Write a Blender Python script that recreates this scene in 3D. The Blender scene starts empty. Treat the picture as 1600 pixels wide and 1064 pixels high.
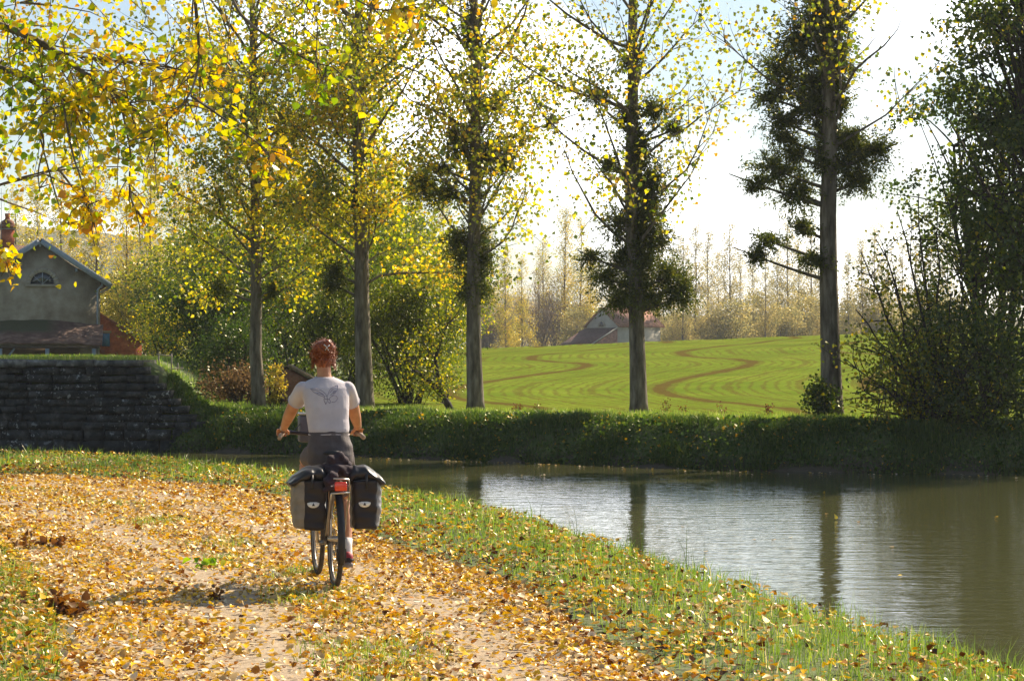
import bpy, bmesh, math, random
import numpy as np
from mathutils import Vector, Matrix
from mathutils.bvhtree import BVHTree

# ------------------------------------------------------------------ camera, sky, sun, exposure
S = bpy.context.scene
COL = S.collection
CAMZ, FPX, HY = 1.6, 3600.0, 565.0
cam_d = bpy.data.cameras.new("camera")
cam_d.sensor_width = 36.0
cam_d.lens = FPX / 1600 * 36
cam_d.clip_start, cam_d.clip_end = 0.1, 6000
cam = bpy.data.objects.new("camera", cam_d)
COL.objects.link(cam)
cam.location = (0, 0, CAMZ)
cam.rotation_euler = (math.radians(90) + math.atan((HY - 532) / FPX), 0, 0)
S.camera = cam

SUN_EL, SUN_AZ = 37.0, 40.0      # azimuth: degrees from +Y towards +X
W = bpy.data.worlds.new("World"); S.world = W; W.use_nodes = True
nt = W.node_tree; nt.nodes.clear()
wo = nt.nodes.new('ShaderNodeOutputWorld'); bg = nt.nodes.new('ShaderNodeBackground')
sky = nt.nodes.new('ShaderNodeTexSky'); sky.sky_type = 'NISHITA'; sky.sun_disc = False
sky.sun_elevation = math.radians(SUN_EL); sky.sun_rotation = math.radians(SUN_AZ)
sky.air_density = 1.0; sky.dust_density = 0.7; sky.ozone_density = 1.0
tc = nt.nodes.new('ShaderNodeTexCoord')
mp = nt.nodes.new('ShaderNodeMapping'); mp.inputs['Scale'].default_value = (1, 1, 2.2)
nz = nt.nodes.new('ShaderNodeTexNoise'); nz.inputs['Scale'].default_value = 5.5; nz.inputs['Detail'].default_value = 7
nz.inputs['Roughness'].default_value = 0.5
mp.inputs['Location'].default_value = (0.35, 0.0, 0.12)
cr = nt.nodes.new('ShaderNodeValToRGB')
cr.color_ramp.elements[0].position = 0.44; cr.color_ramp.elements[1].position = 0.64
mx = nt.nodes.new('ShaderNodeMix'); mx.data_type = 'RGBA'
mx.inputs[7].default_value = (29.0, 29.4, 30.2, 1)
nt.links.new(tc.outputs['Generated'], mp.inputs['Vector']); nt.links.new(mp.outputs[0], nz.inputs['Vector'])
nt.links.new(nz.outputs['Fac'], cr.inputs['Fac'])
dp_ = nt.nodes.new('ShaderNodeVectorMath'); dp_.operation = 'DOT_PRODUCT'; dp_.inputs[1].default_value = (math.sin(math.radians(SUN_AZ)), math.cos(math.radians(SUN_AZ)), -.25)
dr_ = nt.nodes.new('ShaderNodeMapRange'); dr_.inputs[1].default_value = .25; dr_.inputs[2].default_value = .72   # the bright cloud bank lies on the sun's side
ml_ = nt.nodes.new('ShaderNodeMath'); ml_.operation = 'MULTIPLY'
nt.links.new(tc.outputs['Generated'], dp_.inputs[0]); nt.links.new(dp_.outputs['Value'], dr_.inputs[0])
nt.links.new(cr.outputs['Color'], ml_.inputs[0]); nt.links.new(dr_.outputs[0], ml_.inputs[1]); nt.links.new(ml_.outputs[0], mx.inputs[0])
nt.links.new(sky.outputs['Color'], mx.inputs[6]); nt.links.new(mx.outputs[2], bg.inputs['Color'])
bg.inputs['Strength'].default_value = 0.07
nt.links.new(bg.outputs[0], wo.inputs['Surface'])

sd = bpy.data.lights.new("sun", 'SUN'); sd.energy = 5.0; sd.angle = math.radians(0.5); sd.color = (1.0, 0.86, 0.66)
sun = bpy.data.objects.new("sun", sd); COL.objects.link(sun)
_a, _e = math.radians(SUN_AZ), math.radians(SUN_EL)
sun_dir = Vector((math.sin(_a) * math.cos(_e), math.cos(_a) * math.cos(_e), math.sin(_e)))
sun.rotation_euler = sun_dir.to_track_quat('Z', 'Y').to_euler()
S.view_settings.view_transform = 'Standard'; S.view_settings.look = 'None'
S.view_settings.exposure = 0.85; S.view_settings.gamma = 1.0
cy = S.cycles
cy.max_bounces = 6; cy.diffuse_bounces = 3; cy.glossy_bounces = 3; cy.transmission_bounces = 4; cy.volume_bounces = 0
cy.caustics_reflective = False; cy.caustics_refractive = False
cy.sample_clamp_indirect = 6.0

# ------------------------------------------------------------------ helpers
def P(px, py, d):
    """point at depth d (metres along +Y) seen at photograph pixel px,py"""
    return np.array([(px - 800) * d / FPX, d, CAMZ - (py - HY) * d / FPX])

def node_mat(name):
    m = bpy.data.materials.new(name); m.use_nodes = True
    n = m.node_tree; n.nodes.clear()
    out = n.nodes.new('ShaderNodeOutputMaterial')
    return m, n, out

def ramp(n, stops):
    r = n.nodes.new('ShaderNodeValToRGB'); e = r.color_ramp.elements
    while len(e) > 1: e.remove(e[-1])
    e[0].position = stops[0][0]; e[0].color = (*stops[0][1], 1)
    for p, c in stops[1:]:
        q = e.new(p); q.color = (*c, 1)
    return r

def noise(n, scale, detail=4, vec=None, rough=0.55, mapping=None):
    t = n.nodes.new('ShaderNodeTexNoise'); t.inputs['Scale'].default_value = scale
    t.inputs['Detail'].default_value = detail; t.inputs['Roughness'].default_value = rough
    c = n.nodes.new('ShaderNodeTexCoord')
    if mapping:
        m = n.nodes.new('ShaderNodeMapping'); m.inputs['Scale'].default_value = mapping
        n.links.new(c.outputs['Object'], m.inputs['Vector']); n.links.new(m.outputs[0], t.inputs['Vector'])
    else:
        n.links.new(c.outputs['Object'], t.inputs['Vector'])
    return t

def mixc(n, fac, a, b):
    m = n.nodes.new('ShaderNodeMix'); m.data_type = 'RGBA'
    for v, i in ((fac, 0), (a, 6), (b, 7)):
        if hasattr(v, 'links'): n.links.new(v, m.inputs[i])
        elif isinstance(v, tuple): m.inputs[i].default_value = (*v, 1)
        else: m.inputs[i].default_value = v
    return m.outputs[2]

def math_(n, op, a, b=0.0):
    m = n.nodes.new('ShaderNodeMath'); m.operation = op
    for v, i in ((a, 0), (b, 1)):
        if hasattr(v, 'links'): n.links.new(v, m.inputs[i])
        else: m.inputs[i].default_value = v
    return m.outputs[0]

def pmat(name, stops, scale=6, rough=0.8, bump=0.3, bscale=None, metallic=0.0, mapping=None, spec=0.4, dist=0.02):
    """principled material whose colour wanders through `stops` by noise"""
    m, n, out = node_mat(name)
    b = n.nodes.new('ShaderNodeBsdfPrincipled')
    if len(stops) == 1: stops = [(0.3, tuple(c * .85 for c in stops[0])), (0.7, tuple(min(1, c * 1.12) for c in stops[0]))]
    t = noise(n, scale, 6, mapping=mapping); r = ramp(n, stops)
    n.links.new(t.outputs['Fac'], r.inputs['Fac']); n.links.new(r.outputs[0], b.inputs['Base Color'])
    b.inputs['Roughness'].default_value = rough; b.inputs['Metallic'].default_value = metallic
    b.inputs['Specular IOR Level'].default_value = spec
    if bump:
        t2 = noise(n, bscale or scale * 4, 5, mapping=mapping)
        bp = n.nodes.new('ShaderNodeBump'); bp.inputs['Strength'].default_value = bump; bp.inputs['Distance'].default_value = dist
        n.links.new(t2.outputs['Fac'], bp.inputs['Height']); n.links.new(bp.outputs[0], b.inputs['Normal'])
    n.links.new(b.outputs[0], out.inputs['Surface'])
    return m

def leafmat(name, stops, trans=0.5, gloss=0.07, grough=0.35, tint=1.25):
    """thin leaf: diffuse + translucent + a little gloss, colour by the per-face value 'rnd'"""
    m, n, out = node_mat(name)
    a = n.nodes.new('ShaderNodeAttribute'); a.attribute_name = 'rnd'
    r = ramp(n, stops); n.links.new(a.outputs['Fac'], r.inputs['Fac'])
    d = n.nodes.new('ShaderNodeBsdfDiffuse'); t = n.nodes.new('ShaderNodeBsdfTranslucent'); g = n.nodes.new('ShaderNodeBsdfGlossy')
    g.inputs['Roughness'].default_value = grough; g.inputs['Color'].default_value = (.75, .72, .55, 1)
    hs = n.nodes.new('ShaderNodeHueSaturation'); hs.inputs['Saturation'].default_value = 1.1; hs.inputs['Value'].default_value = tint
    n.links.new(r.outputs[0], hs.inputs['Color'])
    n.links.new(r.outputs[0], d.inputs['Color']); n.links.new(hs.outputs[0], t.inputs['Color'])
    m1 = n.nodes.new('ShaderNodeMixShader'); m1.inputs[0].default_value = trans
    m2 = n.nodes.new('ShaderNodeMixShader'); m2.inputs[0].default_value = gloss
    n.links.new(d.outputs[0], m1.inputs[1]); n.links.new(t.outputs[0], m1.inputs[2])
    n.links.new(m1.outputs[0], m2.inputs[1]); n.links.new(g.outputs[0], m2.inputs[2])
    n.links.new(m2.outputs[0], out.inputs['Surface'])
    return m

def tag(o, label=None, cat=None, group=None, kind=None):
    if label: o['label'] = label
    if cat: o['category'] = cat
    if group: o['group'] = group
    if kind: o['kind'] = kind
    return o

def link(name, me, mat=None, parent=None, smooth=False):
    o = bpy.data.objects.new(name, me); COL.objects.link(o)
    if mat is not None:
        for m in (mat if isinstance(mat, (list, tuple)) else [mat]): me.materials.append(m)
    if smooth: me.polygons.foreach_set('use_smooth', np.ones(len(me.polygons), dtype=bool))
    if parent is not None: o.parent = parent
    return o

def empty(name, loc, rz=0.0, scale=1.0):
    o = bpy.data.objects.new(name, None); COL.objects.link(o)
    o.location = tuple(loc); o.rotation_euler = (0, 0, rz); o.scale = (scale,) * 3
    o.empty_display_size = 0.1
    return o

def mesh_np(V, F, rnd=None, name="mesh"):
    """V (n,3); F a list of (m,k) index arrays; rnd per-face values"""
    me = bpy.data.meshes.new(name)
    V = np.asarray(V, dtype=np.float32)
    F = [np.asarray(f, dtype=np.int32) for f in F if len(f)]
    me.vertices.add(len(V)); me.vertices.foreach_set('co', V.ravel())
    loops = np.concatenate([f.ravel() for f in F]); cnt = np.concatenate([np.full(len(f), f.shape[1], np.int32) for f in F])
    me.loops.add(len(loops)); me.loops.foreach_set('vertex_index', loops)
    me.polygons.add(len(cnt)); st = np.zeros(len(cnt), np.int32); st[1:] = np.cumsum(cnt)[:-1]
    me.polygons.foreach_set('loop_start', st); me.polygons.foreach_set('loop_total', cnt)
    if rnd is not None:
        a = me.attributes.new('rnd', 'FLOAT', 'FACE'); a.data.foreach_set('value', np.asarray(rnd, np.float32))
    me.update(calc_edges=True); me.validate()
    return me

class MB:
    """collects boxes, prisms, tubes into ONE mesh"""
    def __init__(s): s.V = []; s.F4 = []; s.F3 = []; s.n = 0; s.FN = []
    def add(s, V, F4=None, F3=None):
        V = np.asarray(V, float).reshape(-1, 3)
        if F4 is not None and len(F4): s.F4.append(np.asarray(F4, int) + s.n)
        if F3 is not None and len(F3): s.F3.append(np.asarray(F3, int) + s.n)
        s.V.append(V); s.n += len(V); return s
    def box(s, x0, x1, y0, y1, z0, z1, jit=0.0, M=None):
        V = np.array([[x, y, z] for z in (z0, z1) for y in (y0, y1) for x in (x0, x1)], float)
        if jit: V += RNG.uniform(-jit, jit, V.shape)
        if M is not None: V = V @ np.array(M.to_3x3()).T + np.array(M.translation)
        return s.add(V, [[0, 2, 3, 1], [4, 5, 7, 6], [0, 1, 5, 4], [2, 6, 7, 3], [0, 4, 6, 2], [1, 3, 7, 5]])
    def poly(s, pts, ext):
        """closed prism: polygon pts (k,3) extruded by vector ext; triangulated as fan from centre"""
        p = np.asarray(pts, float); k = len(p); e = np.asarray(ext, float); c = p.mean(0)
        V = np.vstack([p, p + e, [c], [c + e]])
        i = np.arange(k); j = (i + 1) % k
        s.add(V, np.stack([i, j, j + k, i + k], 1), np.vstack([np.stack([j, i, np.full(k, 2 * k)], 1), np.stack([i + k, j + k, np.full(k, 2 * k + 1)], 1)]))
        return s
    def tube(s, pts, rad, n=6, caps=True):
        V, F = tube_arr(np.asarray(pts, float), rad, n)
        k = len(V)
        if caps:
            V = np.vstack([V, [pts[0]], [pts[-1]]]); i = np.arange(n); j = (i + 1) % n
            F3 = np.vstack([np.stack([j, i, np.full(n, k)], 1), np.stack([i + k - n, j + k - n, np.full(n, k + 1)], 1)])
            s.add(V, F, F3)
        else: s.add(V, F)
        return s
    def sphere(s, c, r, nu=14, nv=9):
        c = np.asarray(c, float); r = np.ones(3) * r
        th = np.linspace(0, np.pi, nv); ph = np.linspace(0, 2 * np.pi, nu, endpoint=False)
        V = np.array([[math.sin(t) * math.cos(p), math.sin(t) * math.sin(p), math.cos(t)] for t in th[1:-1] for p in ph] + [[0, 0, 1], [0, 0, -1]]) * r + c
        F4 = []; F3 = []
        for a in range(nv - 3):
            for b in range(nu): F4.append([a * nu + b, (a + 1) * nu + b, (a + 1) * nu + (b + 1) % nu, a * nu + (b + 1) % nu])
        T = (nv - 2) * nu
        for b in range(nu): F3.append([T, b, (b + 1) % nu]); F3.append([T + 1, (nv - 3) * nu + (b + 1) % nu, (nv - 3) * nu + b])
        return s.add(V, F4, F3)
    def lathe(s, prof, c=(0, 0, 0), n=24, axis='x'):
        """ring profile [(radius, offset)] closed loop revolved about axis x"""
        pr = np.asarray(prof, float); k = len(pr); a = np.linspace(0, 2 * np.pi, n, endpoint=False)
        V = np.array([[q, r * math.cos(t), r * math.sin(t)] for t in a for r, q in pr])
        if axis == 'z': V = V[:, [1, 2, 0]]
        V = V + np.asarray(c, float)
        F = [[i * k + j, i * k + (j + 1) % k, ((i + 1) % n) * k + (j + 1) % k, ((i + 1) % n) * k + j] for i in range(n) for j in range(k)]
        return s.add(V, F)
    def loft(s, rings):
        """rings: list of (m,3) loops, capped"""
        R = [np.asarray(r, float) for r in rings]; m = len(R[0]); k = len(R)
        V = np.vstack(R + [[R[0].mean(0)], [R[-1].mean(0)]]); i = np.arange(m); j = (i + 1) % m
        F = np.vstack([np.stack([i + a * m, j + a * m, j + (a + 1) * m, i + (a + 1) * m], 1) for a in range(k - 1)])
        F3 = np.vstack([np.stack([j, i, np.full(m, k * m)], 1), np.stack([i + (k - 1) * m, j + (k - 1) * m, np.full(m, k * m + 1)], 1)])
        return s.add(V, F, F3)
    def mesh(s, name="mesh", rnd=None):
        F = []
        if s.F4: F.append(np.vstack(s.F4))
        if s.F3: F.append(np.vstack(s.F3))
        return mesh_np(np.vstack(s.V), F, rnd, name)
    def build(s, name, mat, parent=None, smooth=False, bevel=0.0):
        o = link(name, s.mesh(name), mat, parent, smooth)
        if bevel:
            bm = bmesh.new(); bm.from_mesh(o.data); bmesh.ops.remove_doubles(bm, verts=bm.verts, dist=1e-5)
            bmesh.ops.bevel(bm, geom=bm.edges[:], offset=bevel, segments=2, affect='EDGES', profile=0.6, clamp_overlap=True)
            bm.to_mesh(o.data); bm.free()
            if smooth: o.data.polygons.foreach_set('use_smooth', np.ones(len(o.data.polygons), dtype=bool))
        return o

def tube_arr(pts, rad, n):
    k = len(pts); rad = np.ones(k) * rad
    t = np.gradient(pts, axis=0); t /= (np.linalg.norm(t, axis=1, keepdims=True) + 1e-9)
    up = np.array([0, 0, 1.0]) if abs(t[0][2]) < 0.9 else np.array([1.0, 0, 0])
    u = np.cross(t, up); u /= (np.linalg.norm(u, axis=1, keepdims=True) + 1e-9); v = np.cross(u, t)
    a = np.linspace(0, 2 * np.pi, n, endpoint=False)
    V = pts[:, None, :] + rad[:, None, None] * (np.cos(a)[None, :, None] * u[:, None, :] + np.sin(a)[None, :, None] * v[:, None, :])
    i = np.arange(n); j = (i + 1) % n
    F = np.vstack([np.stack([i + q * n, j + q * n, j + (q + 1) * n, i + (q + 1) * n], 1) for q in range(k - 1)])
    return V.reshape(-1, 3), F

RNG = np.random.default_rng(11)

def unit(v): return v / (np.linalg.norm(v, axis=-1, keepdims=True) + 1e-9)

def leaves(Pt, size, rnd, rng, flat=0.0, shape='diamond', hang=0.0, width=0.85, fold=0.18, dirs=None):
    """leaf polygons at points; flat -> normals towards +Z; hang -> tips point down. returns V,[F4],rnd"""
    N = len(Pt); size = (np.ones(N) * size)[:, None]
    nrm = unit(rng.normal(size=(N, 3)) + np.array([0, 0, flat]))
    tv = rng.normal(size=(N, 3)) + np.array([0, 0, -hang])
    if dirs is not None: tv = dirs + 0.25 * rng.normal(size=(N, 3))
    t = unit(tv - (tv * nrm).sum(1, keepdims=True) * nrm); s = np.cross(t, nrm)
    def pt(a, b, c): return Pt + size * (a * s + b * t + c * nrm)
    w = width * 0.5
    if shape == 'diamond':
        V = np.stack([pt(0, 0, 0), pt(w, .42, fold), pt(0, 1, 0), pt(-w, .42, fold)], 1).reshape(-1, 3)
        F = np.arange(4 * N).reshape(N, 4); return V, [F], rnd
    if shape == 'blade':
        V = np.stack([pt(-w, 0, 0), pt(w, 0, 0), pt(0, 1, 0)], 1).reshape(-1, 3)
        return V, [np.arange(3 * N).reshape(N, 3)], rnd
    # broad poplar leaf: two halves folded on the midrib, curled tip
    cu = rng.uniform(-.25, .3, (N, 1))
    V = np.stack([pt(0, 0, 0), pt(w, .16, fold), pt(w * .86, .5, fold), pt(0, 1.0, cu), pt(-w * .86, .5, fold), pt(-w, .16, fold), pt(0, .45, 0)], 1).reshape(-1, 3)
    b = np.arange(N)[:, None] * 7
    F = np.concatenate([b + np.array([[0, 1, 2, 6]]), b + np.array([[6, 2, 3, 4]]), b + np.array([[0, 6, 4, 5]])], 0)
    return V, [F], np.tile(rnd, 3)

def leaf_mesh(name, parts):
    V = []; F = {}; R = {}; n = 0
    for v, fs, r in parts:
        k = fs[0].shape[1]
        F.setdefault(k, []).append(fs[0] + n); R.setdefault(k, []).append(r); V.append(v); n += len(v)
    ks = sorted(F)
    return mesh_np(np.vstack(V), [np.vstack(F[k]) for k in ks], np.concatenate([np.concatenate(R[k]) for k in ks]), name)

# ------------------------------------------------------------------ materials
GREEN = [(0, (.035, .07, .012)), (.35, (.07, .12, .015)), (.6, (.16, .19, .015)), (.8, (.36, .30, .02)), (1, (.55, .33, .02))]
M = {}
M['leaf_row'] = leafmat('autumn_poplar_leaf', [(0, (.05, .085, .012)), (.35, (.12, .165, .014)), (.52, (.27, .29, .03)), (.74, (.50, .44, .05)), (.92, (.76, .56, .03)), (1, (.76, .42, .02))], .62, .10, .38, 1.5)
M['leaf_gold'] = leafmat('golden_leaf', [(0, (.12, .14, .02)), (.3, (.30, .29, .05)), (.6, (.58, .46, .09)), (1, (.66, .44, .07))], .5, .08, .3, 1.4)
M['leaf_near'] = leafmat('bright_near_leaf', [(0, (.08, .16, .015)), (.35, (.22, .33, .015)), (.55, (.55, .5, .015)), (.85, (.78, .55, .012)), (1, (.72, .33, .012))], .55, .08, .3)
M['leaf_dark'] = leafmat('dark_green_leaf', [(0, (.022, .045, .008)), (.5, (.06, .10, .012)), (.78, (.18, .21, .016)), (1, (.55, .40, .02))], .45, .06, .35, 1.4)
M['leaf_clump'] = leafmat('shoot_leaf', [(0, (.035, .055, .010)), (.6, (.10, .12, .016)), (1, (.26, .25, .022))], .45, .06, .3, 1.3)
M['leaf_willow'] = leafmat('willow_leaf', [(0, (.04, .065, .010)), (.5, (.12, .15, .015)), (.85, (.38, .35, .025)), (1, (.68, .46, .03))], .55, .06, .4, 1.4)
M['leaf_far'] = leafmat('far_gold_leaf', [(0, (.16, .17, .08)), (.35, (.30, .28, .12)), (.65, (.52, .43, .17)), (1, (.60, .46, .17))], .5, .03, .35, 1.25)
M['leaf_brown'] = leafmat('dry_brown_leaf', [(0, (.06, .025, .012)), (.5, (.14, .055, .02)), (1, (.28, .12, .03))], .35, .05)
M['leaf_rust'] = leafmat('rusty_twig_leaf', [(0, (.10, .06, .03)), (.6, (.22, .13, .06)), (1, (.36, .24, .09))], .4, .03)
M['leaf_fall'] = leafmat('fallen_leaf', [(0, (.08, .025, .008)), (.13, (.24, .075, .010)), (.24, (.52, .20, .010)), (.33, (.80, .42, .012)), (.50, (.88, .58, .02)),
                                        (.62, (.62, .40, .15)), (.82, (.78, .60, .33)), (1, (.90, .84, .68))], .2, .08, .35, 1.05)
M['grass'] = leafmat('verge_grass', [(0, (.06, .125, .016)), (.5, (.18, .28, .04)), (.85, (.37, .41, .08)), (1, (.68, .57, .28))], .55, .10, .3, 1.35)
M['bank'] = leafmat('bank_weeds', [(0, (.035, .07, .014)), (.6, (.08, .14, .022)), (.93, (.18, .22, .03)), (1, (.55, .32, .04))], .4, .05)
M['bark'] = pmat('poplar_bark', [(.3, (.06, .047, .032)), (.5, (.16, .13, .09)), (.68, (.28, .235, .175))], 9, .9, 1.0, 14, mapping=(1, 1, .22), dist=.05)
M['bark_dark'] = pmat('dark_bark', [(.3, (.025, .02, .015)), (.7, (.07, .055, .04))], 6, .9, .5)
M['twig'] = pmat('twig_bark', [(.3, (.07, .05, .035)), (.7, (.15, .11, .08))], 8, .85, .3)
M['fartwig'] = pmat('far_bark', [(.3, (.12, .095, .075)), (.7, (.24, .20, .16))], 2, .9, .3)

# ------------------------------------------------------------------ terrain
WATER_Z = -0.55
NEAR = np.array([(9, -60), (5, -10), (3.6, 5), (2.43, 11.5), (1.75, 14.8), (1.02, 18.1), (.6, 20.2), (.17, 22.7), (-.9, 26.2), (-1.66, 28.2), (-3.35, 32.4), (-4.9, 35.2), (-6.3, 37.3), (-8.8, 39.2), (-14, 41.8), (-30, 46), (-120, 60)], float)
FAR = np.array([(150, 25), (30, 38), (9.7, 43.7), (4.4, 45.5), (0, 49.3), (-3.5, 52.4), (-8.1, 55.0), (-9.5, 55.4), (-40, 55.5), (-150, 70)], float)

def sdist(x, y, L):
    """distance to polyline, positive where y lies above it"""
    best = np.full(x.shape, 1e9)
    for (ax, ay), (bx, by) in zip(L[:-1], L[1:]):
        dx, dy = bx - ax, by - ay
        t = np.clip(((x - ax) * dx + (y - ay) * dy) / (dx * dx + dy * dy), 0, 1)
        best = np.minimum(best, (x - ax - t * dx) ** 2 + (y - ay - t * dy) ** 2)
    o = np.argsort(L[:, 0])
    sg = np.where(y > np.interp(x, L[o, 0], L[o, 1]), 1.0, -1.0)
    return sg * np.sqrt(best)

def sst(a, b, x):
    t = np.clip((x - a) / (b - a), 0, 1); return t * t * (3 - 2 * t)

def lumps(x, y, f, seed=0):
    r = np.random.default_rng(seed); z = np.zeros_like(x)
    for i in range(5):
        a = r.uniform(0, 2 * np.pi); k = f * r.uniform(.6, 1.8); z += np.sin(x * k * math.cos(a) + y * k * math.sin(a) + r.uniform(0, 7)) / 5
    return z

def H(x, y):
    x = np.asarray(x, float); y = np.asarray(y, float)
    sN = sdist(x, y, NEAR); sF = sdist(x, y, FAR)
    d = -sN + .12 * lumps(x, y, 2.2, 3)
    near = -1.15 * sst(.05, -1.3, d) + .05 * np.exp(-((d - .7) / .6) ** 2) + .018 * lumps(x, y, 2.5, 1)
    T = sst(-7.0, -9.2, x + .25 * np.clip(y - 57.2, 0, 9) )
    zr = np.clip(2.29 + .0385 * x, 1.7, 4.0)
    t = (y - 60) / 55.0
    up = np.clip(t, 0, 1)
    up = np.where(t > .9, .9 + .1 * np.sin(np.clip((t - .9) / .1, 0, 1.57 * 2) * 1.0) , up)
    field = (zr - .3) * np.clip(up, 0, 1.0) - (zr - 1.2) * sst(118, 160, y)
    fx = sst(-9, -3, x)
    L = .33 + field * fx + (1 - fx) * 1.0 * sst(62, 100, y) * (1 - T) * .6 + 1.30 * T + .04 * lumps(x, y, 1.5, 5)
    w = 1.15 * (1 - T) + .5 * T
    s = (sF + .2 * lumps(x, y, 2.0, 8) * (1 - T) - .25 * T)
    far = -1.15 + (L + 1.15) * np.interp(s / w, [-.45, 0, .3, .7, 1.0], [0, .40, .66, .92, 1.0])
    return np.maximum(near, far)

def axis(parts):
    out = []
    for a, b, n in parts: out.append(np.linspace(a, b, n, endpoint=False))
    return np.unique(np.concatenate(out + [[parts[-1][1]]]))
def grid(xs, ys, hf):
    X, Y = np.meshgrid(xs, ys); Z = hf(X, Y); nx, ny = len(xs), len(ys)
    V = np.stack([X, Y, Z], -1).reshape(-1, 3)
    i, j = np.meshgrid(np.arange(nx - 1), np.arange(ny - 1)); a = (j * nx + i).ravel()
    return V, np.stack([a, a + 1, a + nx + 1, a + nx], 1)

gx = axis([(-1500, -200, 10), (-200, -40, 24), (-40, -12, 70), (-12, 12, 180), (12, 40, 90), (40, 200, 30), (200, 1500, 10)])
gy = axis([(-60, 5, 30), (5, 62, 330), (62, 135, 120), (135, 300, 40), (300, 3000, 25)])
V, F = grid(gx, gy, H)
mg, n, out = node_mat('ground_grass_earth')
b = n.nodes.new('ShaderNodeBsdfPrincipled'); b.inputs['Roughness'].default_value = .95
t = noise(n, .8, 8); t2 = noise(n, 9, 6)
r1 = ramp(n, [(.3, (.05, .08, .02)), (.5, (.10, .15, .03)), (.7, (.16, .20, .05))]); n.links.new(t.outputs['Fac'], r1.inputs['Fac'])
r2 = ramp(n, [(.42, (0, 0, 0)), (.6, (1, 1, 1))]); n.links.new(t2.outputs['Fac'], r2.inputs['Fac'])
c = mixc(n, math_(n, 'MULTIPLY', r2.outputs[0], .55), r1.outputs[0], (.12, .085, .045))
gz = n.nodes.new('ShaderNodeSeparateXYZ'); gc_ = n.nodes.new('ShaderNodeTexCoord'); n.links.new(gc_.outputs['Object'], gz.inputs[0])
gm_ = n.nodes.new('ShaderNodeMapRange'); gm_.inputs[1].default_value = -.42; gm_.inputs[2].default_value = -.2; gm_.inputs[3].default_value = 1; gm_.inputs[4].default_value = 0
n.links.new(math_(n, 'ADD', gz.outputs[2], math_(n, 'MULTIPLY', math_(n, 'SUBTRACT', t.outputs['Fac'], .5), .5)), gm_.inputs[0]); c = mixc(n, gm_.outputs[0], c, (.085, .065, .04))   # bare mud by the water
n.links.new(c, b.inputs['Base Color'])
bp = n.nodes.new('ShaderNodeBump'); bp.inputs['Strength'].default_value = .8; bp.inputs['Distance'].default_value = .06
n.links.new(t2.outputs['Fac'], bp.inputs['Height']); n.links.new(bp.outputs[0], b.inputs['Normal']); n.links.new(b.outputs[0], out.inputs['Surface'])
tag(link('ground', mesh_np(V, [F], None, 'ground'), mg, smooth=True), kind='structure')

# --- gravel path, a sheet just above the ground
PR = np.array([(4.2, -12), (2.9, -2), (1.65, 5), (.83, 11.5), (.385, 13.9), (.15, 15.8), (-.56, 18.3), (-1.35, 21.3), (-2.6, 26.8), (-3.5, 29.0), (-5.2, 31.2), (-7.6, 33.0), (-13, 35.5), (-28, 39), (-60, 43)], float)
PL = np.array([(-1.5, -12), (-1.9, -2), (-2.0, 5), (-2.25, 11.5), (-2.75, 13.9), (-3.2, 15.8), (-3.9, 18.3), (-4.9, 21.3), (-7.2, 25.0), (-9.0, 27.0), (-11, 28.5), (-14, 30.0), (-19, 31.5), (-32, 34), (-60, 38)], float)
def resample(L, k):
    seg = np.r_[0, np.cumsum(np.linalg.norm(np.diff(L, axis=0), axis=1))]; u = np.linspace(0, len(L) - 1, k)
    return np.stack([np.interp(u, np.arange(len(L)), L[:, i]) for i in (0, 1)], 1)
a_, b_ = resample(PL, 420), resample(PR, 420); wv = np.linspace(0, 1, 46)
ed = .10 * lumps(b_[:, 0] * 3, b_[:, 1] * 3, 1.6, 9)
b_ = b_ + ed[:, None]; a_ = a_ + (.14 * lumps(a_[:, 0] * 3, a_[:, 1] * 3, 1.4, 4))[:, None]
Q = a_[:, None, :] * (1 - wv)[None, :, None] + b_[:, None, :] * wv[None, :, None]
Z = H(Q[..., 0], Q[..., 1]) + .008 - .02 * ((np.abs(wv - .5) > .485))[None, :]
V = np.concatenate([Q, Z[..., None]], -1).reshape(-1, 3); nx = 46
i, j = np.meshgrid(np.arange(nx - 1), np.arange(419)); a = (j * nx + i).ravel()
mpth = pmat('gravel_path', [(.25, (.24, .17, .095)), (.5, (.40, .30, .19)), (.75, (.54, .43, .29))], 14, .95, .7, 60, dist=.015)
tag(link('path', mesh_np(V, [np.stack([a, a + 1, a + nx + 1, a + nx], 1)], None, 'path'), mpth, smooth=True), kind='structure')

# --- crop field with curving bare drill lines
def hit(px, py):
    ds = np.linspace(58, 118, 1200); p = np.array([(px - 800) * ds / FPX, ds, CAMZ - (py - HY) * ds / FPX])
    k = np.argmax(p[2] - H(p[0], p[1]) < 0) or 1199
    return p[0][k], ds[k]
trace = [(1255, 528), (1130, 541), (1060, 550), (1070, 557), (1150, 561), (1180, 566), (1165, 574), (1130, 580), (1080, 590), (1040, 600), (1028, 609), (1045, 618), (1090, 625), (1160, 632), (1240, 638)]
tp = np.array([hit(*q) for q in trace]); tp = tp[np.argsort(tp[:, 1])]
fy = np.linspace(tp[0, 1], tp[-1, 1], 400); fg = np.interp(fy, tp[:, 1], tp[:, 0])
kk = np.hanning(31); kk /= kk.sum(); fg = np.convolve(np.pad(fg, 15, mode='edge'), kk, 'valid')
xs = axis([(-6, 24, 260), (24, 90, 60)]); ys = axis([(44, 70, 120), (70, 112, 190), (112, 150, 50)])
V, F = grid(xs, ys, lambda x, y: H(x, y) + .012)
sF = sdist(V[:, 0], V[:, 1], FAR); keep = (sF > 3.0) & (V[:, 0] > -4.2 - .12 * (V[:, 1] - 60))
F = F[keep[F].all(1)]
u = V[:, 0] - np.interp(V[:, 1], fy, fg)
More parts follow.
